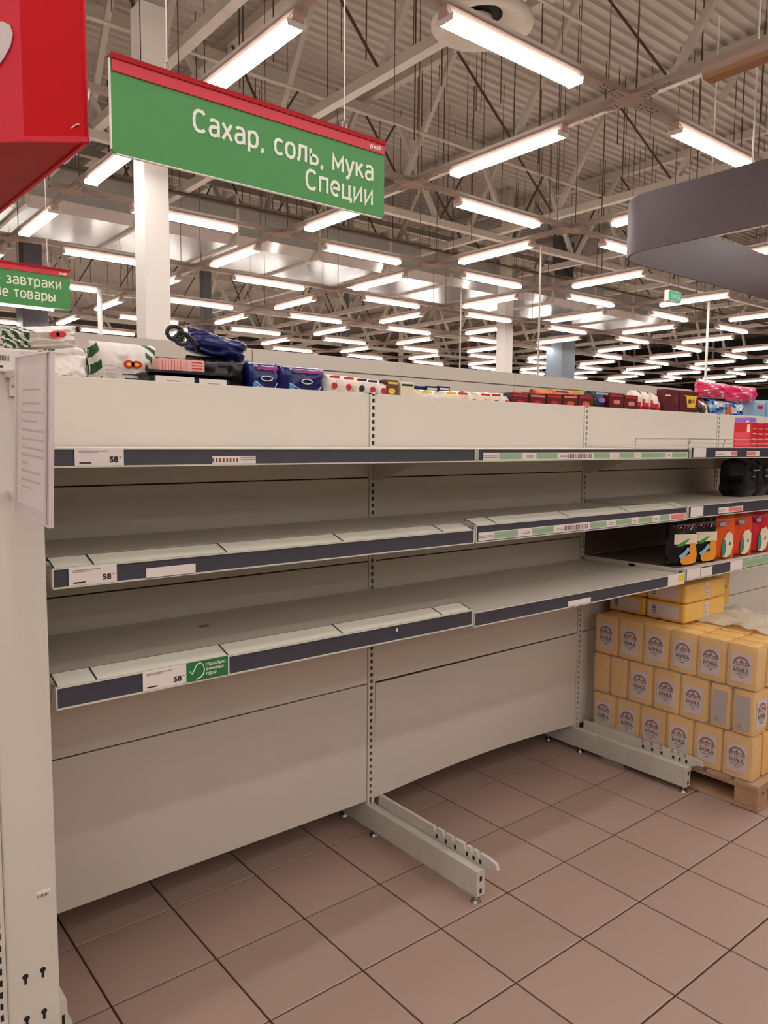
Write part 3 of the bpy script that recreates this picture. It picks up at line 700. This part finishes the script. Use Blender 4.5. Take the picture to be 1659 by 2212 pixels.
# ---------------------------------------------------------------- bags and packets
def pillow(mb, c, w, h, d, m, seed=0, nu=12, nv=12, wr=.006, R=None, colf=None, p=3.0, foot=.75):
    c = Vector(c); vs, fs, ms = [], [], []
    def pr(t): return max(0, 1-abs(2*t-1)**p)**.55
    for side in (-1, 1):
        for j in range(nv+1):
            for i in range(nu+1):
                u, v = i/nu, j/nv
                pv = pr(v) if v > .5 else max(pr(v), foot*(1-0) if v > 0 else foot*.9)
                th = d/2*pr(u)*pv
                x = (u-.5)*w*(1-.05*math.sin(PI*v)); z = v*h
                nn = noise.noise(Vector((u*4+seed*3.1, v*4+side*2.2, seed*1.7)))*wr*2+noise.noise(Vector((u*9+seed*5, v*9, side*3+seed)))*wr
                y = side*(th+(nn if 0 < i < nu and 0 < j < nv else 0))
                q_ = Vector((x+(nn*.5 if 0 < v else 0), y, z)); q_ = R @ q_ if R else q_
                vs.append(c+q_)
    n1 = (nu+1)*(nv+1)
    for s_ in (0, 1):
        for j in range(nv):
            for i in range(nu):
                a = s_*n1+j*(nu+1)+i; f = (a, a+1, a+nu+2, a+nu+1); f = f if s_ == 0 else f[::-1]
                mm = colf((i+.5)/nu, (j+.5)/nv, s_) if colf else m
                ms.append((f, mm))
    for i in range(nu): ms.append(((i, n1+i, n1+i+1, i+1), m)); a = nv*(nu+1)+i; ms.append(((a, a+1, n1+a+1, n1+a), m))
    for j in range(nv): a = j*(nu+1); ms.append(((a, a+nu+1, n1+a+nu+1, n1+a), m)); a += nu; ms.append(((a, n1+a, n1+a+nu+1, a+nu+1), m))
    base = len(mb.v); mb.v += [tuple(v) for v in vs]
    for f, mm in ms: mb.f.append(tuple(i+base for i in f)); mb.m.append(mb.mi(mm)); mb.sm.append(True)
    return mb
def rot(ax, a): return Matrix.Rotation(a, 3, ax)
def bag(name, label, cat, c, w, h, d, m, seed, colf=None, R=None, group=None, wr=.006, nu=14, nv=14, p=3.0, decals=None, foot=.75):
    t = thing(name, label, cat, c, group)
    q = MB(); pillow(q, c, w, h, d, m, seed, nu, nv, wr, R, colf, p, foot); q.build('wrapper', t)
    if decals:
        q = MB(); decals(q, Vector(c), R or Matrix.Identity(3), w, h, d); q.build('print', t)
    return t
SH = 1.5515
# white bags with green stripes
def stripe(u, v, s_):
    return dkgreen if (u > .76 and ((u*.9+v)*5.5) % 1 < .5) or (u < .09 and ((v-u)*4) % 1 < .55) else bagwhite
def deco_white(q, c, R, w, h, d):
    f = lambda x, z, o=.0: c+R @ Vector((x, -d/2*1.0-.004-o, z))
    for dx_ in (-.012, .012): q.disc(f(.01+dx_, h*.66), R @ Vector((.017, 0, 0)), R @ Vector((0, 0, .012)), red, 14); q.disc(f(.01+dx_, h*.66, .0006), R @ Vector((.008, 0, 0)), R @ Vector((0, 0, .005)), yellow, 10)
    for k, ww in enumerate((.034, .026, .032, .028)):
        z = h*.50-k*.013; q.add([f(.01-ww, z), f(.01+ww, z), f(.01+ww, z+.004), f(.01-ww, z+.004)], [(0, 1, 2, 3)], dkgreen if k % 2 == 0 else black)
    for k in range(6):
        z = h*.62-k*.012; q.add([f(-.075, z), f(-.045, z), f(-.045, z+.0015), f(-.075, z+.0015)], [(0, 1, 2, 3)], ink)
bag('flour_packet', 'upright white packet with green stripes and a small red oval, left of the pink box', 'packet', (-.815, .235, SH), .205, .205, .13, bagwhite, 1, stripe, wr=.004, p=6, nu=70, nv=60, decals=deco_white)
def stripeL(u, v, s_): return dkgreen if (u < .30 and ((u*2.2+v*.6)*5) % 1 < .55) else bagwhite
def deco_small(q, c, R, w, h, d):
    f = lambda x, z, o=.0: c+R @ Vector((x, -d/2-.004-o, z))
    for dx_ in (-.009, .009): q.disc(f(.03+dx_, h*.5), R @ Vector((.014, 0, 0)), R @ Vector((0, 0, .009)), red, 12)
bag('flour_packet', 'white packet lying flat at the bottom of the pile at the left end', 'packet', (-1.055, .15, SH+.002), .20, .15, .13, bagwhite, 2, stripeL, p=4, nu=60, nv=40, decals=deco_small, R=rot('Y', .03))
bag('flour_packet', 'crumpled white packet slumped in the middle of the pile, against the upright one', 'packet', (-.965, .335, SH+.012), .13, .185, .09, bagwhite, 3, stripe, p=4, nu=30, nv=24, R=rot('Y', .15))
bag('flour_packet', 'white packet with a striped green tail lying on top of the pile', 'packet', (-1.075, .15, 1.712), .20, .06, .14, bagwhite, 4, stripeL, p=2.6, nu=60, nv=30, wr=.009, R=rot('Y', -.12), decals=deco_small)
# black tray with tags, pink box
t = thing('display_tray', 'black display tray under the pink box, with two small white tags', 'tray', (-.66, .16, SH))
q = MB(); q.box(-.80, -.53, .062, .150, 1.650, 1.660, nearblack); q.box(-.80, -.53, .062, .068, 1.650, 1.668, nearblack)
for x in (-.79, -.645, -.536): q.box(x-.006, x+.006, .066, .148, SH, 1.652, nearblack)
q.build('frame', t)
q = MB(); q.box(-.778, -.655, .058, .064, 1.622, 1.650, paper); q.box(-.745, -.70, .0575, .058, 1.634, 1.637, ink); q.build('tag', t)
q = MB(); q.box(-.638, -.545, .058, .064, 1.622, 1.648, paper); q.box(-.61, -.57, .0575, .058, 1.632, 1.635, ink); q.build('tag', t)
q = MB(); q.box(-.752, -.605, .09, .148, 1.661, 1.706, mat('pale_pink_card', (232, 172, 162), .5))
for k in range(9): q.box(-.745+k*.010, -.7435+k*.010, .0893, .0899, 1.668, 1.700, red)
for k in range(4): q.box(-.648, -.612, .0893, .0899, 1.670+k*.009, 1.673+k*.009, red)
tag(q.build('carton', loc=(-.68, .14, 1.661), bevel=.002), 'flat pink and red carton on the black tray, beside the dark blue bags', 'box')
# dark heap, navy bag on top, black loops
bag('black_sack', 'black shiny plastic sack under the navy bag', 'bag', (-.49, .222, SH+.001), .235, .183, .135, nearblack, 11, p=6, wr=.012, nu=24, nv=20)
bag('navy_bag', 'navy foil bag lying on top of the black sack', 'bag', (-.505, .222, 1.735), .215, .072, .13, navy, 12, p=2.8, wr=.010, nu=24, nv=16, R=rot('Y', .2))
q = MB()
for cx, cz, r in ((-.675, 1.792, .026), (-.652, 1.776, .022)):
    pts = [(cx+r*math.cos(k*PI/8), .15, cz+r*.8*math.sin(k*PI/8)) for k in range(17)]; q.path(pts, .0065, nearblack, 6)
q.path([(-.665, .15, 1.80), (-.635, .15, 1.790), (-.60, .155, 1.760), (-.588, .17, 1.745)], .009, nearblack, 6)
tag(q.build('strap', loc=(-.62, .155, 1.75)), 'black looped strap sticking up left of the navy bag', 'strap')
def deco_blue(q, c, R, w, h, d):
    f = lambda x, z, o=.0: c+R @ Vector((x, -d/2-.006-o, z))
    q.add([f(-w*.28, h*.86), f(w*.34, h*.86), f(w*.34, h*.91), f(-w*.28, h*.91)], [(0, 1, 2, 3)], magenta)
    pts = [f(.022*math.cos(k*PI/6), h*.68+.008*math.sin(k*PI/6)) for k in range(13)]; q.path(pts, .0022, white, 4)
    for k in range(5): q.path([f(-w*.38+k*.004, h*(.62-.05*k)), f(-w*.2+k*.012, h*(.55-.03*k)), f(-w*.05+k*.018, h*.42)], .0012, cyan if k % 2 else white, 4)
    q.path([f(w*.32, h*.6), f(w*.25, h*.5), f(w*.27, h*.4)], .0015, white, 4)
    q.add([f(-w*.15, h*.42), f(w*.3, h*.42), f(w*.3, h*.47), f(-w*.15, h*.47)], [(0, 1, 2, 3)], red)
    q.disc(f(-w*.32, h*.5), (.014, 0, 0), (0, 0, .022), cyan, 10)
bag('blue_packet', 'left one of two upright blue packets with a white oval print', 'packet', (-.372, .145, SH), .125, .168, .07, navy, 13, p=6, wr=.004, decals=deco_blue)
bag('blue_packet', 'right and wider one of two upright blue packets with pink lettering band', 'packet', (-.215, .145, SH), .19, .165, .08, navy, 14, p=6, wr=.004, decals=deco_blue)

def small_pack(name, x, w, top, body, stripe_m, spot, label, group=None, y=.11, d=.09, z0=SH, soft=False, seed=0, tilt=0):
    t = thing(name, label, 'packet' if soft else 'box', (x, y, z0), group); h = top-z0
    if soft:
        q = MB(); pillow(q, (x, y+d/2, z0), w, h, d, body, seed, 7, 7, .004, rot('Y', tilt) if tilt else None, None, 4); q.build('wrapper', t); yy = y-.003
    else:
        q = MB(); q.box(x-w/2, x+w/2, y, y+d, z0, top, body); q.build('carton', t, bevel=.002); yy = y-.0005
    q = MB(); zz = max(top-.055, z0+.005)
    q.box(x-w*.42, x+w*.42, yy, yy+.0004, top-.016, top-.008, stripe_m)
    q.disc((x, yy-.0004, zz+.012), (w*.26, 0, 0), (0, 0, .012), spot, 10)
    if 'maroon' in label and body is maroon: q.text('шоколад', .014, (x, yy-.0006, top-.032), AXF, offw, 'c', w*.7) if False else None
    q.build('print', t); return t
# small sachets right of the blue packets
for k, (x, m2) in enumerate(((-.092, red), (-.028, red), (.032, black), (.083, red), (.135, red))):
    small_pack('sachet', x, .052, 1.700-.002*k, bagwhite if k != 2 else offw, black if k > 1 else red, m2, 'small white sachet with a red spot, %s in the row right of the blue packets' % ORD[k] if k != 2 else 'small cream sachet with a black spot, middle of the row right of the blue packets', 'white sachets with a red spot' if k != 2 else None, soft=True, seed=k)
for k, x in enumerate((.185, .265)): small_pack('spice_box', x, .07, 1.694-.004*k, offw if k else brownp, yellow if not k else black, yellow if not k else offw, 'low box with a yellow band, first box right of the white sachets' if not k else 'low cream box with a dark band beside the yellow banded one', y=.12)
for k in range(5): small_pack('tea_box', .345+k*.072, .068, 1.690+.003*k, navy if k % 2 == 0 else nearblack, bagwhite if k > 2 else navy, ltblue, 'small dark navy box, %s from the left in the back row behind cream sachets' % ORD[k], 'navy boxes of the back row', y=.30, d=.08)
cols8 = [(offw, yellow, orange), (bagwhite, offw, yellow), (offw, yellow, greenlab), (offw, red, red), (bagwhite, offw, brownp), (offw, red, red), (offw, red, maroon), (bagwhite, dkgreen, red)]
for k, (a, c, e) in enumerate(cols8):
    small_pack('soup_sachet', .345+k*.067, .063, 1.666+.001*k, a, c, e, 'small sachet, %s from the left in the pale front row before the maroon packs' % ORD[k], 'cream sachets of the front row', soft=True, seed=20+k, y=.1)
for k in range(5): small_pack('maroon_packet', .905+k*.118, .112, 1.677+.003*k, maroon, salmon if k % 2 else red, orange if k > 2 else red, 'flat maroon packet, %s from the left in the front row left of the second joint' % ORD[k], 'maroon packets left of the second joint', y=.1, d=.1)
for k in range(4): small_pack('orange_packet', 1.12+k*.125, .12, 1.712+.004*k-(.008 if k == 0 else 0), orange, yellow if k % 2 else brownp, red, 'flat orange packet, %s from the left behind the maroon ones' % ORD[k], 'orange packets behind the maroon ones', y=.24, d=.09, soft=True, seed=40+k)
for k, lab in enumerate(('dark packet with a silver band, just right of the second joint', 'maroon packet with red lettering, second from the second joint', 'maroon packet touching the speckled white bags')):
    small_pack('maroon_packet', 1.50+k*.128, .118, 1.712-.004*k, nearblack if k == 0 else maroon, ltblue if k == 0 else red, lilac if k == 0 else salmon, lab, y=.1, d=.1, soft=(k == 0), seed=50+k)
for k, lab in enumerate(('left one of three white bags with red speckles', 'middle one of three white bags with red speckles', 'right one of three white bags with red speckles')):
    x = 1.855+k*.078; t = thing('speckled_bag', lab, 'bag', (x, .15, SH))
    q = MB(); pillow(q, (x, .15, SH), .082, .185-.004*k, .08, bagwhite, 60+k, 7, 9, .005, None, lambda u, v, s_: (red, bagwhite, bagwhite, offw, maroon)[int(u*37+v*53+s_) % 5], 4); q.build('wrapper', t)
for k, (x, w, lab) in enumerate(((2.14, .15, 'plain maroon box right of the speckled white bags'), (2.32, .19, 'maroon box with a yellow panel, next to the pink bags'))):
    t = thing('maroon_box', lab, 'box', (x, .1, SH)); top = 1.752
    q = MB(); q.box(x-w/2, x+w/2, .1, .15, SH, top, maroon); q.build('carton', t, bevel=.003)
    q = MB()
    if k: q.prism([(x-w*.20, .0993, 1.725), (x+w*.38, .0993, 1.725), (x+w*.30, .0993, 1.660), (x-w*.12, .0993, 1.660)], (0, .0004, 0), yellow); q.box(x-w*.3, x+w*.44, .0990, .0995, 1.722, 1.727, yellow); q.disc((x+.0, .0988, 1.695), (.018, 0, 0), (0, 0, .014), brownp, 10); q.disc((x+.04, .0988, 1.695), (.012, 0, 0), (0, 0, .014), orange, 10); q.text('кофе', .02, (x+.02, .0988, 1.733), AXF, salmon, 'c', .07) if False else None
    else: q.box(x-w*.45, x-w*.1, .0993, .0997, 1.715, 1.722, offw); q.box(x-w*.02, x+w*.02, .0993, .0997, 1.67, 1.73, brownp); q.disc((x+w*.25, .0992, 1.70), (.02, 0, 0), (0, 0, .02), brownp, 10)
    q.build('print', t)
cc = (ltblue, cyan, bagwhite, navy, nearblack)
for k, (x, w, lab) in enumerate(((2.487, .13, 'dark and blue mottled bag beside the maroon box'), (2.62, .12, 'bright blue and white bag under the left pink bag'), (2.755, .13, 'white and blue bag with an orange spot'), (2.905, .14, 'pale blue and white bag at the right of the row'))):
    t = thing('mottled_bag', lab, 'bag', (x, .15, SH))
    q = MB(); pillow(q, (x, .15, SH), w, .165+.01*(k == 1), .12, bagwhite, 70+k, 9, 9, .008, None, lambda u, v, s_, k=k: cc[(int(u*17+v*23)+k) % (5 if k == 0 else 4)] if k else (nearblack, brownp, bagwhite, nearblack)[int(u*7+v*5) % 4], 4); q.build('wrapper', t)
    if k == 2: q = MB(); q.disc((x-.02, .082, SH+.11), (.03, 0, 0), (0, 0, .028), orange, 14); q.build('orange_spot', t)
def pinkf(u, v, s_): return (pink, pink, red, pink, bagwhite if (int(u*31)+int(v*17)) % 3 == 0 else pink)[int(u*13+v*9) % 5]
bag('pink_bag', 'left one of two pink bags lying on top of the row at far right', 'bag', (2.66, .155, 1.733), .34, .088, .11, pink, 80, pinkf, p=3)
bag('pink_bag', 'right one of two pink bags, spotted with white, at far right', 'bag', (3.01, .155, 1.725), .35, .092, .11, pink, 81, pinkf, p=3)
for k, x in enumerate((3.16, 3.33)): small_pack('light_blue_box', x, .155, 1.735+.004*k, ltblue, bagwhite, red, 'pale blue box with a red dot, %s at the far right end' % ('inner one', 'outermost')[k], 'pale blue boxes at the right end', y=.1)

# red boxes and lilac pack on top shelf of the right bay
def tea(name, x, y, w, d, h, m, z0, label, side=True):
    t = thing(name, label, 'box', (x, y, z0)); q = MB(); q.box(x, x+w, y, y+d, z0, z0+h, m); q.build('carton', t, bevel=.0015)
    q = MB()
    q.box(x-.0006, x, y+.008, y+d-.008, z0+.006, z0+h*.62, C('coral_print', (214, 74, 84)))
    for k in range(4): q.box(x+.01, x+w-.01, y-.0006, y, z0+.015+k*h*.2, z0+.02+k*h*.2, (bagwhite, salmon)[k % 2])
    q.box(x-.0008, x, y+.008, y+.022, z0+h*.6, z0+h*.9, offw)
    q.build('print', t)
tea('red_box', 1.905, -.45, .058, .085, .118, red, 1.4455, 'red upright box at the left of the group on the top shelf at right')
tea('red_box', 1.966, -.45, .058, .085, .116, red, 1.4455, 'red upright box, second from the left on the top shelf at right')
tea('red_box', 2.027, -.45, .058, .085, .118, red, 1.4455, 'red upright box, third from the left, cut by the picture edge')
tea('lilac_box', 2.10, -.35, .06, .08, .147, lilac, 1.4455, 'lilac box standing behind the red boxes')
# black packs on the middle shelf of the right bay
for k, (x, lab) in enumerate(((2.10, 'black shiny bag at the left of the black bags on the middle shelf at right'), (2.235, 'black shiny bag in the middle of the black bags at right'), (2.37, 'black shiny bag at the right end of the middle shelf'))):
    t = bag('black_bag', lab, 'bag', (x, -.30, 1.2005), .128, .19, .15, nearblack, 90+k, p=8, wr=.004)
    q = MB(); q.box(x-.03, x+.03, -.392, -.3905, 1.33, 1.337, ltblue); q.box(x-.04, x-.01, -.392, -.3905, 1.30, 1.304, ltblue); q.build('print', t)
# five bags on the low shelf of the right bay
def deco_black(q, c, R, w, h, d):
    f = lambda x, z, o=.0: c+R @ Vector((x, -d/2-.005-o, z))
    q.add([f(-w*.34, h*.48), f(w*.42, h*.48), f(w*.42, h*.70), f(-w*.34, h*.70)], [(0, 1, 2, 3)], offw)
    q.add([f(-w*.3, h*.42, .0004), f(-w*.1, h*.52, .0004), f(w*.2, h*.62, .0004), f(w*.1, h*.54, .0004), f(-w*.05, h*.44, .0004)], [(0, 1, 2, 3, 4)], C('leaf_print', (60, 150, 60)))
    pts = [f(x*w, z*h, .0008) for x, z in ((-.12, .10), (-.05, .03), (.2, .03), (.38, .08), (.42, .25), (.36, .50), (.2, .50), (.16, .36), (.2, .27), (.05, .22), (-.1, .20))]
    q.add(pts, [tuple(range(len(pts)))], C('pasta_orange', (236, 152, 44)))
    q.add([f(x*w, z*h, .001) for x, z in ((-.18, .22), (-.02, .30), (.12, .42), (.2, .36), (.06, .24), (-.08, .14))], [tuple(range(6))], ltblue)
    for k in range(6): q.path([f(-w*.3+k*w*.12, h*(.80+.03*(k % 2))), f(-w*.24+k*w*.12, h*(.88-.02*(k % 2)))], .0028, (red, bagwhite, magenta)[k % 3], 4)
def deco_orange(q, c, R, w, h, d):
    f = lambda x, z, o=.0: c+R @ Vector((x, -d/2-.005-o, z))
    pts = [f(x*w, z*h, .0004) for x, z in ((-.02, .05), (.12, .03), (.26, .10), (.34, .30), (.34, .52), (.24, .62), (.08, .58), (.0, .42))]
    q.add(pts, [tuple(range(8))], offw)
    q.add([f(x*w, z*h, .0008) for x, z in ((-.05, .10), (.04, .06), (.10, .2), (.06, .45), (-.04, .4))], [tuple(range(5))], C('teal_print', (60, 140, 120)))
    q.disc(f(.0, h*.80, .0004), (w*.3, 0, 0), (0, 0, h*.05), ltblue, 14)
    q.disc(f(w*.24, h*.35, .001), (w*.05, 0, 0), (0, 0, h*.04), black, 8)
Z3 = .9396
bag('pasta_bag', 'black bag with orange print, leftmost on the low shelf above the flour', 'bag', (1.345, -.435, Z3), .150, .195, .045, nearblack, 31, p=8, wr=.003, decals=deco_black, R=rot('Z', -.42))
bag('pasta_bag', 'black bag with orange print, second from the left on the low shelf', 'bag', (1.512, -.435, Z3), .150, .195, .045, nearblack, 32, p=8, wr=.003, decals=deco_black, R=rot('Z', -.42))
bag('snack_bag', 'bright orange bag with a pale figure print, beside the black bags', 'bag', (1.682, -.435, Z3), .150, .20, .045, orange, 33, p=8, wr=.003, decals=deco_orange, R=rot('Z', -.42))
bag('snack_bag', 'orange-red bag, second orange one on the low shelf', 'bag', (1.855, -.435, Z3), .150, .20, .045, C('deep_orange_pack', (222, 70, 28)), 34, p=8, wr=.003, decals=deco_orange, R=rot('Z', -.42))
bag('snack_bag', 'red, white and black bag cut by the right picture edge', 'bag', (2.03, -.435, Z3), .150, .20, .045, red, 35, p=8, wr=.003, decals=deco_orange, R=rot('Z', -.42))

# ---------------------------------------------------------------- pallet of flour
PXL = 1.292; PYN, PYF = -.842, -.04
t = thing('pallet', 'wooden pallet under the stack of flour bags', 'pallet', (PXL+.3, -.44, 0))
for x in (PXL, PXL+.255, PXL+.51):
    MB().box(x, x+.09, PYN, PYF, .003, .018, wood).build('bottom_board', t)
    for y in (PYN, -.487, PYF-.1): 
        MB().box(x+.002, x+.088, y+.002, y+.098, .018, .082, wood).build('block', t, bevel=.003)
for y in [PYN+i*.1176 for i in range(7)]:
    MB().box(PXL-.004, PXL+.604, y, y+.096, .095, .11, wood).build('deck_board', t)
for x in (PXL, PXL+.255, PXL+.51): MB().box(x, x+.09, PYN, PYF, .082, .095, wood).build('stringer_board', t)
q = MB(); q.disc((PXL-.0005+.045, PYN-.0006, .072), (.006, 0, 0), (0, 0, .005), slotm, 8); q.build('nail_hole', t)

BW, BT, BH = .1265, .092, .186
def flour_mesh(kind):
    q = MB(); r = .012; n = 3
    w, d, h = BW-.003, BT-.003, BH-.003
    sd = {'front': 1, 'plain': 2, 'bright': 3}[kind]
    N_ = 6; vs = []; fs = []
    def pt(x, y, z):
        a = Vector((x, y, z)); hx, hy, hz = w/2-r, d/2-r, h/2-r
        c = Vector((max(-hx, min(hx, a.x)), max(-hy, min(hy, a.y)), max(-hz, min(hz, a.z)))); dd = a-c
        if dd.length > 0: a = c+dd.normalized()*r
        a += Vector((0, 0, 0)); nz = noise.noise(a*22+Vector((sd, 0, 0)))*.0022
        return a*(1+nz*6)
    for ax in range(3):
        for sg in (-1, 1):
            b0 = len(vs)
            for j in range(N_+1):
                for i in range(N_+1):
                    u, v = i/N_*2-1, j/N_*2-1
                    P3 = [0, 0, 0]; P3[ax] = sg; P3[(ax+1) % 3] = u; P3[(ax+2) % 3] = v
                    vs.append(pt(P3[0]*w/2, P3[1]*d/2, P3[2]*h/2)+Vector((0, 0, BH/2)))
            for j in range(N_):
                for i in range(N_):
                    a = b0+j*(N_+1)+i; f = (a, a+1, a+N_+2, a+N_+1); fs.append(f if sg > 0 else f[::-1])
    q.add(vs, fs, yel if kind != 'bright' else yelb, True)
    return q
def label_geo(q):                                                # label on the local -Y face
    y = -BT/2-.0006; w = .082; z0, z1 = .030, .146
    q.box(-w/2, w/2, y, y+.0012, z0, z1, lilacp); y -= .0005
    pts = [(.034*math.cos(PI*k/12), y, .098+.036*math.sin(PI*k/12)) for k in range(13)]
    q.add([(p_[0], p_[1], p_[2]) for p_ in pts][::-1]+[], [tuple(range(13))], logored)
    q.add([(.021*math.cos(PI*k/8), y-.0004, .112+.013*math.sin(PI*k/8)) for k in range(9)][::-1], [tuple(range(9))], lilacp)
    q.add([(-.006, y-.0008, .112), (.006, y-.0008, .112), (.003, y-.0008, .122), (-.003, y-.0008, .122)], [(0, 1, 2, 3)], logored)
    for k in range(6): q.box(-.026+k*.009, -.020+k*.009, y-.0008, y-.0004, .102, .107, lilacp)
    q.box(-.034, .034, y-.0004, y, .090, .0915, logored)
    stroke_text(q, 'МУКА', .0165, (0, y-.0005, .0690), AXF, logored if False else black, 'c', .060, .24)
    q.box(-.026, .026, y-.0004, y, .0615, .0635, black); q.box(-.018, .018, y-.0004, y, .056, .0575, ink); q.box(-.008, .008, y-.0004, y, .049, .052, black)
def panel_geo(q):                                                # plain grey text panel on the local -X side
    x = -BW/2-.0006; q.box(x, x+.0012, -.030, .030, .022, .160, mat('grey_label', (176, 164, 162), .5))
    q.box(x-.0004, x, .004, .018, .03, .045, ink)
fb = thing('flour_bag', 'x', 'bag'); flour_mesh('front').build('wrapper', fb); q = MB(); label_geo(q); q.build('front_label', fb); q = MB(); panel_geo(q); q.build('side_label', fb)
fbm = {c.name.split('.')[0]: c for c in fb.children}
usedf = False
def place_flour(x, y, z, rz, label, group=None, jit=True):
    global usedf
    o = fb if not usedf else copytree(fb); usedf = True
    o.location = (x+(random.uniform(-.002, .002) if jit else 0), y, z); o.rotation_euler = (0, 0, rz+(random.uniform(-.02, .02) if jit else 0))
    o['label'] = label; o['category'] = 'bag'
    if group: o['group'] = group
    elif 'group' in o: del o['group']
ordn = ['nearest', 'second from the near corner', 'third from the near corner', 'third from the shelving', 'second from the shelving', 'closest to the shelving']
rows = [(.111, 'bottom row'), (.111+BH, 'middle row'), (.111+2*BH, 'top row')]
y0 = -.812
for r_, (z, rn) in enumerate(rows):
    if r_ != 1:
        for k in range(6):
            place_flour(PXL+BT/2, y0+BW*(k+.5), z, -PI/2, 'yellow bag of flour in the %s facing left, %s' % (rn, ordn[k]))
    else:                                                        # header and stretcher courses alternate
        yy = y0
        for k in range(2): place_flour(PXL+BW/2, yy+BT/2+.002, z, 0, ('sideways flour bag at the near corner, middle row, its label facing the aisle', 'sideways flour bag second from the near corner, middle row')[k]); yy += BT+.004
        for k in range(3): place_flour(PXL+BT/2, yy+BW/2+.001, z, -PI/2, 'yellow flour bag with label, %s of the three in the middle row' % ('nearest', 'middle', 'farthest')[k]); yy += BW+.002
        for k in range(2): place_flour(PXL+BW/2, yy+BT/2+.001, z, PI, ('sideways flour bag second from the shelving, middle row', 'sideways flour bag closest to the shelving, middle row')[k]); yy += BT
for r_, (z, rn) in enumerate(rows):                               # bags behind the visible face
    for c_ in range(1, 6):
        for k in range(6):
            if r_ < 2 and 1 < c_ and k > 0: continue
            x = PXL+BT*(c_+.5)+(.036 if r_ == 1 else 0)
            if r_ == 1 and c_ == 5: continue
            place_flour(x, y0+BW*(k+.5), z, -PI/2, 'flour bag inside the stack behind the %s, seen only from above or the side' % rn, 'inner flour bags of the %s' % rn)
# bags lying on top
def lying_pack(x, y, z, w, d, h, label, m1=yelb, m2=yel, edge=True):
    t = thing('flour_pack', label, 'pack', (x, y, z))
    q = MB(); q.box(x, x+w, y, y+d, z, z+h, m1); q.build('wrapper', t, bevel=.012)
    q = MB(); q.box(x-.001, x+.0005, y+.03, y+d-.015, z+.014, z+h-.012, lilacp)
    q.box(x-.0014, x-.001, y+d-.055, y+d-.03, z+.02, z+h-.02, paper)
    for k in range(5): q.box(x-.0018, x-.0014, y+d-.052, y+d-.033, z+.024+k*.008, z+.028+k*.008, black)
    q.build('side_label', t)
    q = MB(); q.box(x+w*.47, x+w*.56, y-.0012, y+.0005, z+.012, z+h-.006, lilacp)
    for k in range(4): q.box(x+w*.49, x+w*.53, y-.0016, y-.0012, z+.018+k*.014, z+.023+k*.014, ink)
    q.build('end_print', t)
TZ = .111+3*BH
for lv in range(2):
    for k in range(2):
        lying_pack(1.40, -.44+k*.196, TZ+.001+lv*.088, .352, .193, .086, 'yellow pack lying flat on the flour stack, %s layer, %s' % (('lower', 'upper')[lv], ('near one', 'one against the shelving')[k]))
lying_pack(1.80, -.34, TZ+.001, .2, .18, .086, 'yellow pack lying flat at the right picture edge, lower one')
lying_pack(1.80, -.34, TZ+.089, .2, .18, .086, 'yellow pack lying flat at the right picture edge, upper one')
# stretch film
def filmsheet(name, label, pts_fn, nu, nv, m, amp, seed, thick=.0006):
    q = MB(); vs = []
    for j in range(nv+1):
        for i in range(nu+1):
            p_, nn = pts_fn(i/nu, j/nv); vs.append(Vector(p_)+Vector(nn)*(abs(noise.noise(Vector((i*.9+seed, j*.9, seed))))*amp))
    q.add(vs, [(j*(nu+1)+i, j*(nu+1)+i+1, (j+1)*(nu+1)+i+1, (j+1)*(nu+1)+i) for j in range(nv) for i in range(nu)], m, True)
    o = q.build(name, loc=tuple(vs[0])); so = o.modifiers.new('thickness', 'SOLIDIFY'); so.thickness = thick
    return tag(o, label, 'plastic film')
filmsheet('plastic_film', 'crumpled cloudy plastic film lying on top of the flour stack', lambda u, v: ((1.50+u*.36, -.80+v*.40, TZ+.004), (0, 0, 1)), 16, 12, film2, .05, 4)
filmsheet('plastic_film', 'clear film wrapped round the left face of the flour stack', lambda u, v: ((PXL-.006, -.03-u*.82, .10+v*.57), (-1, 0, 0)), 24, 14, film, .006, 9)
filmsheet('plastic_film', 'torn film trailing over the right base leg', lambda u, v: ((1.222-.008*v, -.13-.12*u-.04*v, .20-.19*v), (-1, 0, 0)), 8, 10, film, .03, 12)
filmsheet('plastic_film', 'scrap of film on the floor under the pallet edge', lambda u, v: ((1.26+.12*v, -.60-.14*u, .004), (0, 0, 1)), 8, 6, film, .014, 15)
